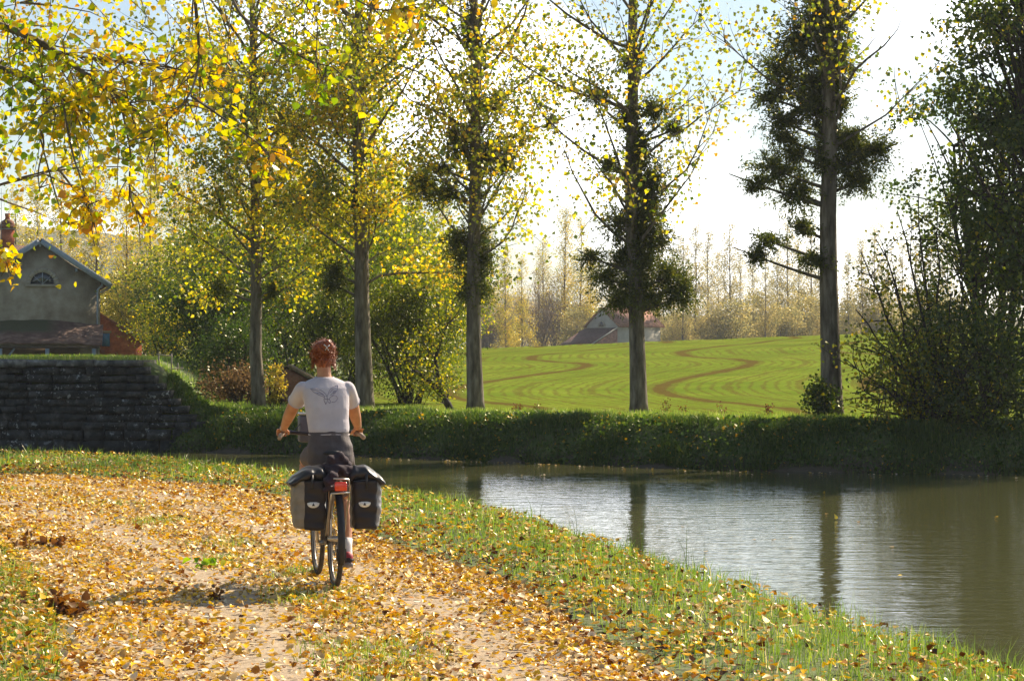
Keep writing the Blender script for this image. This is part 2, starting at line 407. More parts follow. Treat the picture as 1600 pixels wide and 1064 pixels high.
me = mesh_np(V, [F], None, 'crop_field'); at = me.attributes.new('rowu', 'FLOAT', 'POINT'); at.data.foreach_set('value', u.astype(np.float32))
mf, n, out = node_mat('young_crop')
b = n.nodes.new('ShaderNodeBsdfPrincipled'); b.inputs['Roughness'].default_value = 1; b.inputs['Specular IOR Level'].default_value = 0
at = n.nodes.new('ShaderNodeAttribute'); at.attribute_name = 'rowu'
tn = noise(n, .35, 5); tf = noise(n, 3.0, 6, mapping=(1, .45, 1)); tf2 = noise(n, 8.0, 6, mapping=(1, .5, 1), rough=.7)
uw = math_(n, 'ADD', at.outputs['Fac'], math_(n, 'ADD', math_(n, 'MULTIPLY', math_(n, 'SUBTRACT', tf.outputs['Fac'], .5), .42), math_(n, 'MULTIPLY', math_(n, 'SUBTRACT', tf2.outputs['Fac'], .5), .30)))
def band(period, width, off=0.0):
    q = math_(n, 'FRACT', math_(n, 'DIVIDE', math_(n, 'ADD', uw, 600.0 * period / period + off + period * .5), period))
    dd = math_(n, 'MULTIPLY', math_(n, 'ABSOLUTE', math_(n, 'SUBTRACT', q, .5)), period)
    mr = n.nodes.new('ShaderNodeMapRange'); mr.inputs[1].default_value = width * .55; mr.inputs[2].default_value = width * 1.2
    mr.inputs[3].default_value = 1.0; mr.inputs[4].default_value = 0.0
    n.links.new(dd, mr.inputs[0]); return mr.outputs[0]
PER = 6.4; OFF = (-600.0) % PER
wide = band(PER, .33, OFF)
mid = math_(n, 'MULTIPLY', band(PER / 3, .10, OFF), .7)
fine = math_(n, 'MULTIPLY', band(PER / 16, .07, OFF), .62)
rs = n.nodes.new('ShaderNodeMapRange'); rs.inputs[1].default_value = .42; rs.inputs[2].default_value = .62
n.links.new(tf2.outputs['Fac'], rs.inputs[0])
m3 = math_(n, 'MAXIMUM', math_(n, 'MULTIPLY', wide, .82), math_(n, 'MULTIPLY', math_(n, 'MAXIMUM', mid, fine), math_(n, 'ADD', math_(n, 'MULTIPLY', rs.outputs[0], .6), .5)))
g = ramp(n, [(.3, (.11, .17, .02)), (.55, (.165, .225, .027)), (.75, (.215, .265, .036))]); n.links.new(tn.outputs['Fac'], g.inputs['Fac'])
m3c = math_(n, 'MINIMUM', m3, 1.0)
so = ramp(n, [(.3, (.075, .042, .016)), (.7, (.13, .075, .03))]); n.links.new(tf2.outputs['Fac'], so.inputs['Fac'])
gm = mixc(n, math_(n, 'MULTIPLY', rs.outputs[0], .4), g.outputs[0], (.13, .15, .015))
n.links.new(mixc(n, m3c, gm, so.outputs[0]), b.inputs['Base Color'])
bp = n.nodes.new('ShaderNodeBump'); bp.inputs['Strength'].default_value = .5; bp.inputs['Distance'].default_value = .05
n.links.new(tf2.outputs['Fac'], bp.inputs['Height']); n.links.new(bp.outputs[0], b.inputs['Normal']); n.links.new(b.outputs[0], out.inputs['Surface'])
tag(link('field', me, mf, smooth=True), kind='structure')

# --- canal water
mw, n, out = node_mat('canal_water')
b = n.nodes.new('ShaderNodeBsdfPrincipled'); b.inputs['Base Color'].default_value = (.085, .085, .035, 1)
b.inputs['Roughness'].default_value = .04; b.inputs['IOR'].default_value = 1.4
t1 = noise(n, 3.2, 3, mapping=(.55, 1.5, 1)); t2 = noise(n, 10, 2, mapping=(.45, 1.3, 1))
hh = math_(n, 'ADD', t1.outputs['Fac'], math_(n, 'MULTIPLY', t2.outputs['Fac'], .22))
bp = n.nodes.new('ShaderNodeBump'); bp.inputs['Strength'].default_value = 1.0; bp.inputs['Distance'].default_value = .012
n.links.new(hh, bp.inputs['Height']); n.links.new(bp.outputs[0], b.inputs['Normal']); n.links.new(b.outputs[0], out.inputs['Surface'])
V, F = grid(np.linspace(-120, 120, 60), np.linspace(-60, 75, 40), lambda x, y: np.full(x.shape, WATER_Z))
ok = (sdist(V[:, 0], V[:, 1], NEAR) > -6) & (sdist(V[:, 0], V[:, 1], FAR) < 6)
F = F[ok[F].any(1)]
tag(link('water', mesh_np(V, [F], None, 'water'), mw), kind='structure')

# --- distant wooded hills
mh, n, out = node_mat('wooded_hill')
b = n.nodes.new('ShaderNodeBsdfPrincipled'); b.inputs['Roughness'].default_value = 1
t = noise(n, .09, 8); r = ramp(n, [(.35, (.06, .08, .035)), (.5, (.15, .14, .06)), (.65, (.26, .20, .08))])
n.links.new(t.outputs['Fac'], r.inputs['Fac']); n.links.new(r.outputs[0], b.inputs['Base Color'])
bp = n.nodes.new('ShaderNodeBump'); bp.inputs['Distance'].default_value = 4; n.links.new(t.outputs['Fac'], bp.inputs['Height'])
n.links.new(bp.outputs[0], b.inputs['Normal']); n.links.new(b.outputs[0], out.inputs['Surface'])
def hillf(x, y):
    ridge = np.interp((x / 700 * 3600) + 800, [-3500, -600, 0, 300, 700, 1000, 1600, 4000], [52, 50, 43, 37, 24, 15, 14, 20])
    return -3 + (ridge + 3) * sst(420, 700, y) * (1 - .4 * sst(750, 1000, y)) + 1.6 * lumps(x, y, .12, 4) * sst(430, 520, y) + .8 * lumps(x, y, .5, 6) * sst(430, 520, y)
V, F = grid(np.linspace(-900, 900, 420), np.linspace(410, 1000, 90), hillf)
tag(link('hill', mesh_np(V, [F], None, 'hill'), mh, smooth=True), kind='structure')

# ------------------------------------------------------------------ tree growing
def bez(p0, d0, L, bend, n, rng, wob=.05):
    """a curved limb: starts at p0 along d0, bends towards vector `bend`"""
    pts = [np.array(p0, float)]; d = np.array(d0, float); st = L / (n - 1)
    for i in range(n - 1):
        d = unit(d + np.array(bend) / (n - 1) + rng.normal(size=3) * wob)
        pts.append(pts[-1] + d * st)
    return np.array(pts)

def lean_to(h, r, rng, wob=.12, n=14):
    z = np.linspace(0, h, n); x = np.cumsum(rng.normal(size=n)) * wob * .25; y = np.cumsum(rng.normal(size=n)) * wob * .25
    x -= x[0]; y -= y[0]
    rad = r * (1 - z / h) ** 1.05 + .012; rad[0] *= 1.28; rad[1] *= 1.0
    zz = np.insert(z, 1, .35); x = np.insert(x, 1, 0); y = np.insert(y, 1, 0); rad = np.insert(rad, 1, rad[0] / 1.22)
    return np.stack([x, y, zz], 1), rad

def poplar(seed, h, r, first, nbr, blen, nleaf, lsize, lmat, up=.75, spread=.22, shape='diamond', sides=10, flen=None, bark='bark', tw=7, droop=0.0, rndrange=(0, 1), top=1.0, density=None, dense_top=1):
    """excurrent tree: straight trunk, rising branches, leaves along the twigs -> (trunk mesh, crown mesh, trunk curve)"""
    rng = np.random.default_rng(seed)
    tpts, trad = lean_to(h, r, rng)
    mb = MB(); mb.tube(tpts, trad, sides)
    LP = []; LR = []
    for i in range(nbr):
        f = first + (top - .02 - first) * (i + rng.uniform(-.4, .4)) / nbr; f = np.clip(f, first, .985); z = h * f
        c = np.array([np.interp(z, tpts[:, 2], tpts[:, 0]), np.interp(z, tpts[:, 2], tpts[:, 1]), z])
        az = i * 2.4 + rng.uniform(-.5, .5)
        rel = (f - first) / (1 - first)
        L = blen * (flen(rel) if flen else (1 - .72 * rel)) * rng.uniform(.6, 1.15)
        el = math.radians(rng.uniform(18, 48) + 18 * rel)
        d = np.array([math.cos(az) * math.cos(el), math.sin(az) * math.cos(el), math.sin(el)])
        lp = bez(c, d, L, (0, 0, up * rng.uniform(-.1, 1) - droop), 7, rng, .15)
        br = min(np.interp(z, tpts[:, 2], trad) * .5, .009 + .010 * L)
        mb.tube(lp, np.linspace(br, .004, 7), 5 if sides > 5 else 3, caps=False)
        if density is not None and density(rel, rng): continue
        nt_ = max(3, int(tw * L / blen + .5))
        for k in range(nt_):
            s = rng.uniform(.22, 1.0); q = s * 6; a = int(min(q, 5)); p0 = lp[a] + (lp[a + 1] - lp[a]) * (q - a)
            td = unit(unit(lp[a + 1] - lp[a]) * .7 + rng.normal(size=3) * .55 + np.array([0, 0, .12 - droop]))
            tl = L * rng.uniform(.16, .38)
            tpp = bez(p0, td, tl, (0, 0, .15 - droop * 1.5), 4, rng, .12)
            mb.tube(tpp, np.linspace(max(.004, br * .3), .002, 4), 3, caps=False)
            m = max(2, int(rng.poisson(1.0 * nleaf / (nbr * tw * .62)) * (.6 + tl * .5) * (1.25 if rel < .3 else (.62 if dense_top < 1 else 1) * .65)))
            u = rng.uniform(0, 3, m); ia = np.minimum(u.astype(int), 2)
            base = tpp[ia] + (tpp[ia + 1] - tpp[ia]) * (u - ia)[:, None]
            LP.append(base + rng.normal(size=(m, 3)) * spread * (.5 + .5 * tl))
            LR.append(np.clip(rng.normal(rng.uniform(.3, .88), .2, m), rndrange[0], rndrange[1]))
    LP = np.vstack(LP); LR = np.concatenate(LR)
    crown = leaf_mesh('crown', [leaves(LP, lsize * rng.uniform(.55, 1.15, len(LP)), LR, rng, hang=.6, shape=shape, width=1.0)])
    return mb.mesh('trunk'), crown, (tpts, trad)

def tree(name, loc, parts, lmat, bark, label, cat='tree', group=None, rz=0.0, sc=1.0):
    r = empty(name, loc, rz, sc); tag(r, label, cat, group)
    link('trunk', parts[0], M[bark] if not parts[0].materials else None, r, True)
    link('crown', parts[1], M[lmat] if not parts[1].materials else None, r)
    return r

def dup(root, loc, rz, sc, label, group=None):
    r = root.copy(); COL.objects.link(r); r.location = tuple(loc); r.rotation_euler = (0, 0, rz)
    r.scale = (sc,) * 3 if not isinstance(sc, tuple) else sc; r['label'] = label
    if group: r['group'] = group
    for ch in root.children:
        c = ch.copy(); COL.objects.link(c); c.parent = r
    return r

def shoots(c, rx, ry, rz, n, rng, lsize=.08, down=.3):
    """dense ball of narrow leafy shoots (epicormic growth)"""
    c = np.array(c); R = np.array([rx, ry, rz])
    nst = max(24, n // 22); d = unit(rng.normal(size=(nst, 3)) + np.array([0, 0, .05])); L = rng.uniform(.35, 1.3, nst) ** 1.0
    k = 22; u = rng.uniform(.03, 1, (nst, k)) ** .62
    Pp = c + (d[:, None, :] * (u * L[:, None])[..., None] + np.array([0, 0, -down]) * (u ** 2)[..., None] * .5) * R
    Pp = Pp.reshape(-1, 3) + rng.normal(size=(nst * k, 3)) * .035
    dirs = np.repeat(d, k, 0) + np.array([0, 0, -.35])
    return leaves(Pp, lsize * rng.uniform(.7, 1.3, len(Pp)), np.clip(rng.normal(.45, .25, len(Pp)), 0, 1), rng, dirs=dirs + rng.normal(size=(nst * k, 3)) * .5, width=.36, fold=.08)

def clump_tree(seed, centre, radii, ncl, per, cr, lsize, r=.12, stems=1, stem_spread=.3, shape='diamond', sides=7, hang=.2, shell=.35, nbr=None, low=0.0, lean=(0, 0), width=.85, gap=0.0, rmu=(.2, .7)):
    """crown of many leaf clumps filling an ellipsoid, limbs running to them"""
    rng = np.random.default_rng(seed); C = np.array(centre, float); R = np.array(radii, float)
    d = unit(rng.normal(size=(ncl, 3))); rr = shell + (1 - shell) * rng.uniform(0, 1, ncl) ** .5
    cc = C + d * rr[:, None] * R * rng.uniform(.82, 1.12, (ncl, 1))
    cc[:, 2] = np.maximum(cc[:, 2], low + rng.uniform(0, .4, ncl))
    if gap: cc = cc[rng.uniform(size=ncl) > gap]
    mb = MB()
    roots = []
    for s in range(stems):
        a = rng.uniform(0, 6.28); top = C + np.array([math.cos(a), math.sin(a), 0]) * R * stem_spread + np.array([lean[0], lean[1], rng.uniform(-.2, .35) * R[2]])
        b0 = np.array([math.cos(a), math.sin(a), 0]) * (.0 if stems == 1 else rng.uniform(.05, .35))
        k = 9; t = np.linspace(0, 1, k)[:, None]
        pts = b0 * (1 - t) + top * t + np.cumsum(rng.normal(size=(k, 3)) * .05 * R.mean() * .3, 0) * t
        pts[:, 2] = b0[2] + (top[2]) * np.linspace(0, 1, k) ** .85
        mb.tube(pts, np.linspace(r, r * .3, k) * np.r_[1.35, np.ones(k - 1)], sides); roots.append(pts)
    for q in rng.permutation(len(cc))[: (nbr or len(cc))]:
        st = roots[rng.integers(len(roots))]; a = rng.integers(2, len(st)); p0 = st[a]
        if cc[q][2] < p0[2] - .2 * R[2]: p0 = st[max(1, a - 4)]
        t = np.linspace(0, 1, 6)[:, None]; mid = (p0 + cc[q]) / 2 + np.array([0, 0, .12 * np.linalg.norm(cc[q] - p0)]) + rng.normal(size=3) * .08 * R.mean() * .5
        pts = p0 * (1 - t) ** 2 + 2 * mid * t * (1 - t) + cc[q] * t ** 2
        mb.tube(pts, np.linspace(r * .28, r * .05 + .002, 6), 4, caps=False)
    LP = np.repeat(cc, per, 0) + rng.normal(size=(len(cc) * per, 3)) * cr * np.array([1.1, 1.1, .75])
    LR = np.clip(np.repeat(rng.uniform(*rmu, len(cc)), per) + rng.normal(size=len(LP)) * .16, 0, 1)
    k = LP[:, 2] > low - .1
    LP = LP[k]; LR = LR[k]
    return mb.mesh('trunk'), leaf_mesh('crown', [leaves(LP, lsize * rng.uniform(.6, 1.25, len(LP)), LR, rng, hang=hang, shape=shape, width=width)]), None

def gp(x, y): return (x, y, float(H(np.array([x]), np.array([y]))[0]) - .03)
def at_px(px, d): return gp((px - 800) * d / FPX, d)

# ---- the five row poplars on the far bank, with their dark ball-shaped clumps of epicormic shoots
ROW = [
 dict(dt=.45, px=404, d=61.5, r=.17, seed=3, nbr=88, blen=4.0, nl=33000, first=.15, lab='leftmost row poplar, its trunk beside the small brick shed left of the rider',
      cl=[(345, 450, 26, 24), (425, 452, 16, 18), (405, 160, 16, 20), (380, 205, 18, 16), (404, 110, 14, 16), (365, 175, 13, 14)]),
 dict(dt=.5, px=570, d=59.5, r=.225, seed=8, nbr=92, blen=4.2, nl=37000, first=.17, lab='thick poplar with dense green-gold crown directly behind the rider\'s right shoulder',
      cl=[(570, 238, 24, 20), (563, 310, 20, 24), (523, 445, 26, 30), (523, 425, 20, 26), (572, 330, 14, 20), (560, 60, 16, 14)]),
 dict(px=743, d=56.5, r=.20, seed=5, nbr=84, blen=3.7, nl=17000, first=.2, lab='airy poplar with stacked dark shoot clumps at the left edge of the green field',
      cl=[(732, 30, 20, 24), (748, 80, 16, 22), (770, 160, 30, 24), (770, 235, 34, 42), (715, 228, 22, 24), (662, 290, 32, 26), (700, 300, 26, 18), (718, 375, 26, 28), (757, 400, 24, 40), (745, 445, 28, 34), (708, 205, 14, 14), (690, 262, 14, 12), (863, 190, 10, 12)],
      stem=[(743, 200 + 34 * k, 14, 20) for k in range(8)] + [(740, 60, 16, 20), (742, 120, 12, 18), (790, 255, 20, 26), (725, 400, 20, 24), (735, 455, 22, 22)]),
 dict(px=998, d=52.6, r=.19, seed=14, nbr=78, blen=3.6, nl=8000, first=.2, lab='thin-leaved poplar with wide dark skirt of shoots standing in front of the distant barn',
      cl=[(985, 95, 24, 20), (1020, 170, 26, 22), (980, 180, 18, 22), (935, 152, 18, 15), (1000, 235, 24, 24), (955, 255, 18, 16), (1018, 285, 26, 42), (965, 350, 32, 30), (1010, 340, 30, 34), (1005, 400, 34, 26), (990, 450, 50, 36), (1045, 430, 36, 30), (945, 430, 28, 24), (1062, 462, 26, 18), (925, 400, 18, 14), (1020, 470, 40, 18), (1055, 200, 12, 14)],
      stem=[(998, 215 + 32 * k, 15, 20) for k in range(8)] + [(1025, 370, 26, 26), (975, 400, 26, 24), (1015, 310, 18, 24), (970, 470, 34, 16), (1065, 445, 22, 20)]),
 dict(px=1300, d=48.6, r=.215, seed=22, nbr=66, blen=3.5, nl=7500, first=.3, lab='darkest poplar with thick bushy shoots around its upper trunk beside the right-hand thicket',
      cl=[(1290, 20, 40, 40), (1250, 60, 36, 44), (1310, 90, 34, 44), (1225, 110, 36, 36), (1205, 150, 24, 20), (1275, 130, 34, 26), (1225, 190, 34, 22), (1260, 170, 24, 20), (1215, 265, 38, 30), (1250, 300, 32, 34), (1180, 285, 16, 16), (1335, 240, 36, 40), (1375, 235, 24, 26), (1340, 280, 34, 26), (1255, 355, 22, 16), (1205, 375, 30, 14), (1185, 400, 16, 14), (1270, 405, 24, 18), (1225, 215, 24, 12)],
      stem=[(1288, 150 + 26 * k, 22, 18) for k in range(5)] + [(1290, y, 30, 30) for y in (0, 45, 90, 130)] + [(1300, 255, 20, 22), (1320, 215, 22, 22), (1240, 240, 26, 18), (1310, 160, 24, 26)]),
]
for q in ROW:
    loc = at_px(q['px'], q['d'])
    dens = (lambda rel, rng: rng.uniform() < .12)
    parts = poplar(q['seed'], 19.0, q['r'], q['first'], q['nbr'], q['blen'], q['nl'], .115, 'leaf_row', flen=lambda u: .85 + .45 * u if u < .35 else 1.0 - .7 * (u - .35), spread=.3, tw=10, dense_top=q.get('dt', 1), density=dens, top=.97)
    print('row leaves', len(parts[1].polygons))
    r = tree('poplar_tree', loc, parts, 'leaf_row', 'bark', q['lab'], group='row of poplars on the far bank')
    rng = np.random.default_rng(q['seed'] + 100); th = parts[2]
    for (cx, cy_, rx, rz_) in q['cl'] + q.get('stem', []):
        w = P(cx, cy_, q['d']) - np.array(loc); k = q['d'] / FPX
        w[1] += rng.uniform(-.5, .5) * rx * k
        tx = np.interp(w[2], th[0][:, 2], th[0][:, 0]); ty = np.interp(w[2], th[0][:, 2], th[0][:, 1])
        mb = MB(); m = leaf_mesh('shoot_clump', [shoots(w, rx * k * 1.38, rx * k * 1.2, rz_ * k * 1.38, int(1650 * (rx * rz_ / 700.) ** .9 + 320), rng)])
        link('shoot_clump', m, M['leaf_clump'], r)
        if abs(w[0] - tx) > .25:
            t = np.linspace(0, 1, 7)[:, None]; p0 = np.array([tx, ty, w[2] - .15 - .25 * abs(w[0] - tx)])
            end = w + (w - p0) * .35; mid = (p0 + w) / 2 + np.array([0, 0, -.06])
            mb.tube(p0 * (1 - t) ** 2 + 2 * mid * t * (1 - t) + end * t ** 2, np.linspace(.05, .012, 7), 5)
            mb.build('branch', M['bark'], r, True)

# ---- dark trees and thicket on the right
def ct(name, px, d, parts, lm, bark, label, cat='tree', group=None):
    return tree(name, at_px(px, d), parts, lm, bark, label, cat, group)
ct('broadleaf_tree', 1672, 47.5, clump_tree(31, (-.3, 0, 6.2), (2.3, 2.4, 6.4), 310, 110, .22, .095, .2, 3, .35, 'leaf', shell=.15, nbr=160, low=1.0), 'leaf_dark', 'bark_dark', 'tall dense dark green tree filling the right edge of the picture')
ct('broadleaf_tree', 1560, 50, clump_tree(33, (-.1, 0, 5.2), (2.4, 2.0, 3.5), 150, 70, .17, .08, .11, 4, .4, 'leaf', shell=.1, nbr=130, low=.6), 'leaf_dark', 'bark_dark', 'dark green tree with sky gaps in its crown, left of the right edge tree')
# the arching multi-stemmed thicket
rng = np.random.default_rng(77)
th_loc = at_px(1470, 46.4); mb = MB(); LPs = []
ends = [(1322, 565), (1335, 480), (1345, 395), (1372, 370), (1400, 330), (1430, 300), (1465, 330), (1500, 380), (1530, 420), (1330, 610), (1345, 640), (1365, 540), (1395, 440), (1440, 400), (1485, 460), (1550, 500), (1560, 600), (1390, 590), (1350, 600), (1420, 520)]
for e in ends:
    w = P(e[0], e[1], 46.4 + rng.uniform(-1.2, 1.2)) - np.array(th_loc); b0 = np.array([rng.uniform(-.45, .45), rng.uniform(-.3, .3), 0])
    mid = b0 + (w - b0) * .5 + np.array([-.25 * np.sign(w[0]) * 0, 0, .10 * abs(w[0]) - .25 * (w[2] > 2)])
    t = np.linspace(0, 1, 9)[:, None]; pts = b0 * (1 - t) ** 2 + 2 * mid * t * (1 - t) + w * t ** 2 + rng.normal(size=(9, 3)) * .04
    mb.tube(pts, np.linspace(.05, .01, 9), 6)
    for k in range(9):
        a = rng.integers(2, 8); td = unit((pts[a + 1 if a < 8 else 8] - pts[a - 1]) + rng.normal(size=3) * .9); tw = bez(pts[a], td, rng.uniform(.5, 1.2), (0, 0, .1), 4, rng, .15)
        mb.tube(tw, np.linspace(.014, .004, 4), 4); u = rng.uniform(0, 3, 30); ia = np.minimum(u.astype(int), 2)
        LPs.append(tw[ia] + (tw[ia + 1] - tw[ia]) * (u - ia)[:, None] + rng.normal(size=(30, 3)) * .14)
LP = np.vstack(LPs); LP = LP[LP[:, 2] > .05]
crown = leaf_mesh('crown', [leaves(LP, .08 * rng.uniform(.6, 1.2, len(LP)), rng.uniform(.2, 1, len(LP)), rng, shape='leaf')])
tree('arching_shrub', th_loc, (mb.mesh('trunk'), crown), 'leaf_willow', 'bark_dark', 'arching many-stemmed shrub with thin yellow-green leaves right of the darkest poplar', 'shrub')
ct('leafy_shrub', 1545, 45.4, clump_tree(41, (0, 0, 1.2), (1.5, 1.0, 1.4), 90, 80, .2, .08, .04, 7, .5, shell=.1, nbr=60), 'leaf_dark', 'bark_dark', 'low dark bush at the foot of the tall trees at the right edge', 'shrub')
ct('leafy_shrub', 1455, 47.8, clump_tree(45, (0, 0, 1.4), (1.5, .9, 1.6), 110, 42, .22, .075, .03, 8, .6, shell=.0, nbr=60), 'leaf_willow', 'bark_dark', 'low yellow-green bush behind the arching stems of the right-hand thicket', 'shrub')
ct('leafy_shrub', 1283, 48.2, clump_tree(46, (0, 0, .55), (.32, .3, .55), 26, 60, .10, .07, .015, 5, .5, shell=.0, nbr=20), 'leaf_dark', 'bark_dark', 'small dark shrub hugging the left foot of the darkest poplar', 'shrub')

# ---- thicket between the row poplars behind the rider
ct('willow_thicket', 640, 63.5, clump_tree(51, (0, 0, 2.2), (1.9, 1.1, 2.3), 190, 80, .25, .10, .035, 16, .75, hang=1.5, shell=.0, nbr=90, width=.45, rmu=(.05, .6)), 'leaf_willow', 'bark_dark', 'dense upright green and yellow willow thicket right of the thick poplar behind the rider', 'shrub')
ct('willow_thicket', 535, 66, clump_tree(52, (0, 0, 2.2), (1.7, 1.1, 2.4), 150, 80, .25, .10, .035, 12, .75, hang=1.5, shell=.0, nbr=80, width=.5, rmu=(.0, .35)), 'leaf_willow', 'bark_dark', 'darker green willow thicket between the shed and the thick poplar', 'shrub')
# leaning small tree at the end of the thicket
rng = np.random.default_rng(5); lt = at_px(706, 59.5); mb = MB(); LPs = []
main = np.array([P(708, 650, 59.5), P(700, 632, 59.5), P(688, 615, 59.6), P(676, 600, 59.7), P(662, 588, 59.8), P(645, 578, 60)]) - np.array(lt)
mb.tube(main, np.linspace(.11, .04, 6), 7)
m2 = np.array([P(688, 615, 59.6), P(684, 590, 59.5), P(680, 560, 59.4), P(690, 530, 59.3), P(700, 505, 59.2)]) - np.array(lt)
mb.tube(m2, np.linspace(.07, .02, 5), 6)
for src in (main, m2):
    for k in range(20):
        a = rng.integers(1, len(src)); tw = bez(src[a], unit(rng.normal(size=3) + np.array([0, 0, .5])), rng.uniform(.5, 1.3), (0, 0, .1), 5, rng, .2)
        mb.tube(tw, np.linspace(.015, .004, 5), 4); u = rng.uniform(1, 4, 55); ia = np.minimum(u.astype(int), 3)
        LPs.append(tw[ia] + (tw[ia + 1] - tw[ia]) * (u - ia)[:, None] + rng.normal(size=(55, 3)) * .16)
LP = np.vstack(LPs); LP = LP[LP[:, 2] > .3]
tree('leaning_tree', lt, (mb.mesh('trunk'), leaf_mesh('crown', [leaves(LP, .09, rng.uniform(.1, 1, len(LP)), rng, hang=.5, width=.6)])), 'leaf_willow', 'bark_dark', 'small tree with crooked leaning trunk at the left end of the green field')

# bushes and trees in the middle distance on the left
bush = [('leafy_shrub', 335, 78, (0, 0, 2.1), (2.0, 1.4, 2.3), 150, 90, 'leaf_dark', 'large dark green bush left of the leftmost row poplar', (.1, .6)),
        ('leafy_shrub', 455, 82, (0, 0, 2.2), (2.2, 1.4, 2.4), 140, 80, 'leaf_dark', 'wide dark bush behind the small brick shed', (.2, .8)),
        ('leafy_shrub', 215, 118, (0, 0, 2.3), (2.5, 1.5, 2.6), 110, 80, 'leaf_gold', 'golden brown bush beside the red brick outbuilding', (.1, .6)),
        ('leafy_shrub', 262, 84, (0, 0, 1.1), (1.3, 1.0, 1.3), 80, 70, 'leaf_willow', 'low pale bush above the top of the stone steps', (.3, .9)),
        ('leafy_shrub', 362, 70, (0, 0, 1.2), (1.3, .9, 1.5), 90, 90, 'leaf_dark', 'dense dark shrub just left of the leftmost row poplar trunk', (.0, .5)),
        ('leafy_shrub', 375, 67, (0, 0, .55), (1.1, .7, .65), 60, 50, 'leaf_rust', 'low russet scrub at the foot of the leftmost row poplar', (.2, .8)),
        ('leafy_shrub', 429, 61.8, (0, 0, .6), (.2, .2, .6), 20, 50, 'leaf_gold', 'small golden bush in front of the brick shed', (.2, .8)),
        ('leafy_shrub', 620, 88, (0, 0, 2.4), (3.0, 1.6, 2.6), 200, 80, 'leaf_dark', 'tall olive hedge-like bush seen behind the willow thickets', (.2, .9))]
for i, (nm, px, d, c, r, ncl, per, lm, lab, mu) in enumerate(bush):
    ct(nm, px, d, clump_tree(60 + i, c, r, ncl, per, .26 * r[0] / 2 + .06, .10 if r[0] > 1.3 else .075, .05, 6, .6, shell=.1, nbr=50, rmu=mu), lm, 'bark_dark', lab, 'shrub')

# ---- background poplars: four grown individuals, copied
protos = []
for i in range(4):
    pr = poplar(200 + i, 14.5, .15, .10, 70, 3.4, 15000, .125, 'leaf_gold', up=1.5, spread=.34, sides=6, flen=lambda u: .85 - .5 * u, tw=8, bark='fartwig', top=.98,
                density=(lambda rel, rng: rng.uniform() < .15))
    protos.append(pr)
def bgtree(k, px, d, h, lab, grp, lm='leaf_gold', first={}):
    key = (k, lm); z = at_px(px, d); sc = h / 14.5
    if key in first: return dup(first[key], z, px * 1.7, sc, lab, grp)
    pr = protos[k]
    if pr[1].materials: pr = (pr[0].copy(), pr[1].copy(), None); pr[0].materials.clear(); pr[1].materials.clear()
    first[key] = tree('poplar_tree', z, pr, lm, 'fartwig', lab, group=grp, rz=px * 1.7, sc=sc); return first[key]
rng = np.random.default_rng(12)
i = 0
near_left = [(95, 150, 255), (150, 140, 235), (195, 128, 290), (235, 145, 215), (272, 120, 262), (300, 135, 232), (335, 112, 280), (372, 125, 240), (432, 118, 262), (470, 110, 250), (505, 120, 245), (540, 108, 262), (610, 112, 240), (648, 105, 288), (690, 115, 305), (60, 160, 282), (25, 165, 292)]
words = {95: 'rising just right of the chimney', 150: 'above the right slope of the house roof', 195: 'above the eave of the house', 235: 'above the brick outbuilding', 272: 'above the stone steps', 300: 'between the steps and the large dark bush', 335: 'over the large dark bush', 372: 'just left of the leftmost row poplar', 432: 'just right of the leftmost row poplar', 470: 'directly above the brick shed', 505: 'above the rider\'s head', 540: 'just left of the thick poplar', 610: 'just right of the thick poplar', 648: 'above the willow thicket', 690: 'above the crooked leaning tree', 60: 'behind the ridge of the house', 25: 'behind the chimney'}
for px, d, top in near_left:
    h = (CAMZ - (top - HY) * d / FPX) - float(H(np.array([(px - 800) * d / FPX]), np.array([d]))[0])
    bgtree(i % 4, px, d, h, 'slender golden background poplar ' + words[px], 'golden poplars behind the house and shed'); i += 1
for px, d, top in [(790, 240, 385), (815, 250, 400), (885, 275, 322), (907, 280, 340), (848, 285, 372), (760, 260, 350), (925, 282, 385)]:
    h = (CAMZ - (top - HY) * d / FPX) - 1.2
    nm = {790: 'second from the left', 815: 'third from the left', 848: 'fourth from the left', 885: 'tallest', 907: 'next to last on the right', 760: 'leftmost', 925: 'last on the right, nearest the barn'}[px]
    bgtree(i % 4, px, d, h, nm.capitalize() + ' of the golden poplars left of the barn', 'golden poplars left of the barn'); i += 1
xs = [960, 985, 1010, 1032, 1052, 1068, 1086, 1104, 1123, 1140, 1158, 1175, 1196, 1214, 1232, 1250, 1268, 1286, 1325, 1345, 1366, 1388, 1410, 1432, 1455, 1480]
for k, px in enumerate(xs):
    d = rng.uniform(255, 300); top = rng.uniform(330, 392); h = (CAMZ - (top - HY) * d / FPX) - 1.2
    bgtree(i % 4, px, d, h, 'pale golden poplar of the hazy row along the far side of the green field', 'hazy golden poplars beyond the green field', 'leaf_far'); i += 1
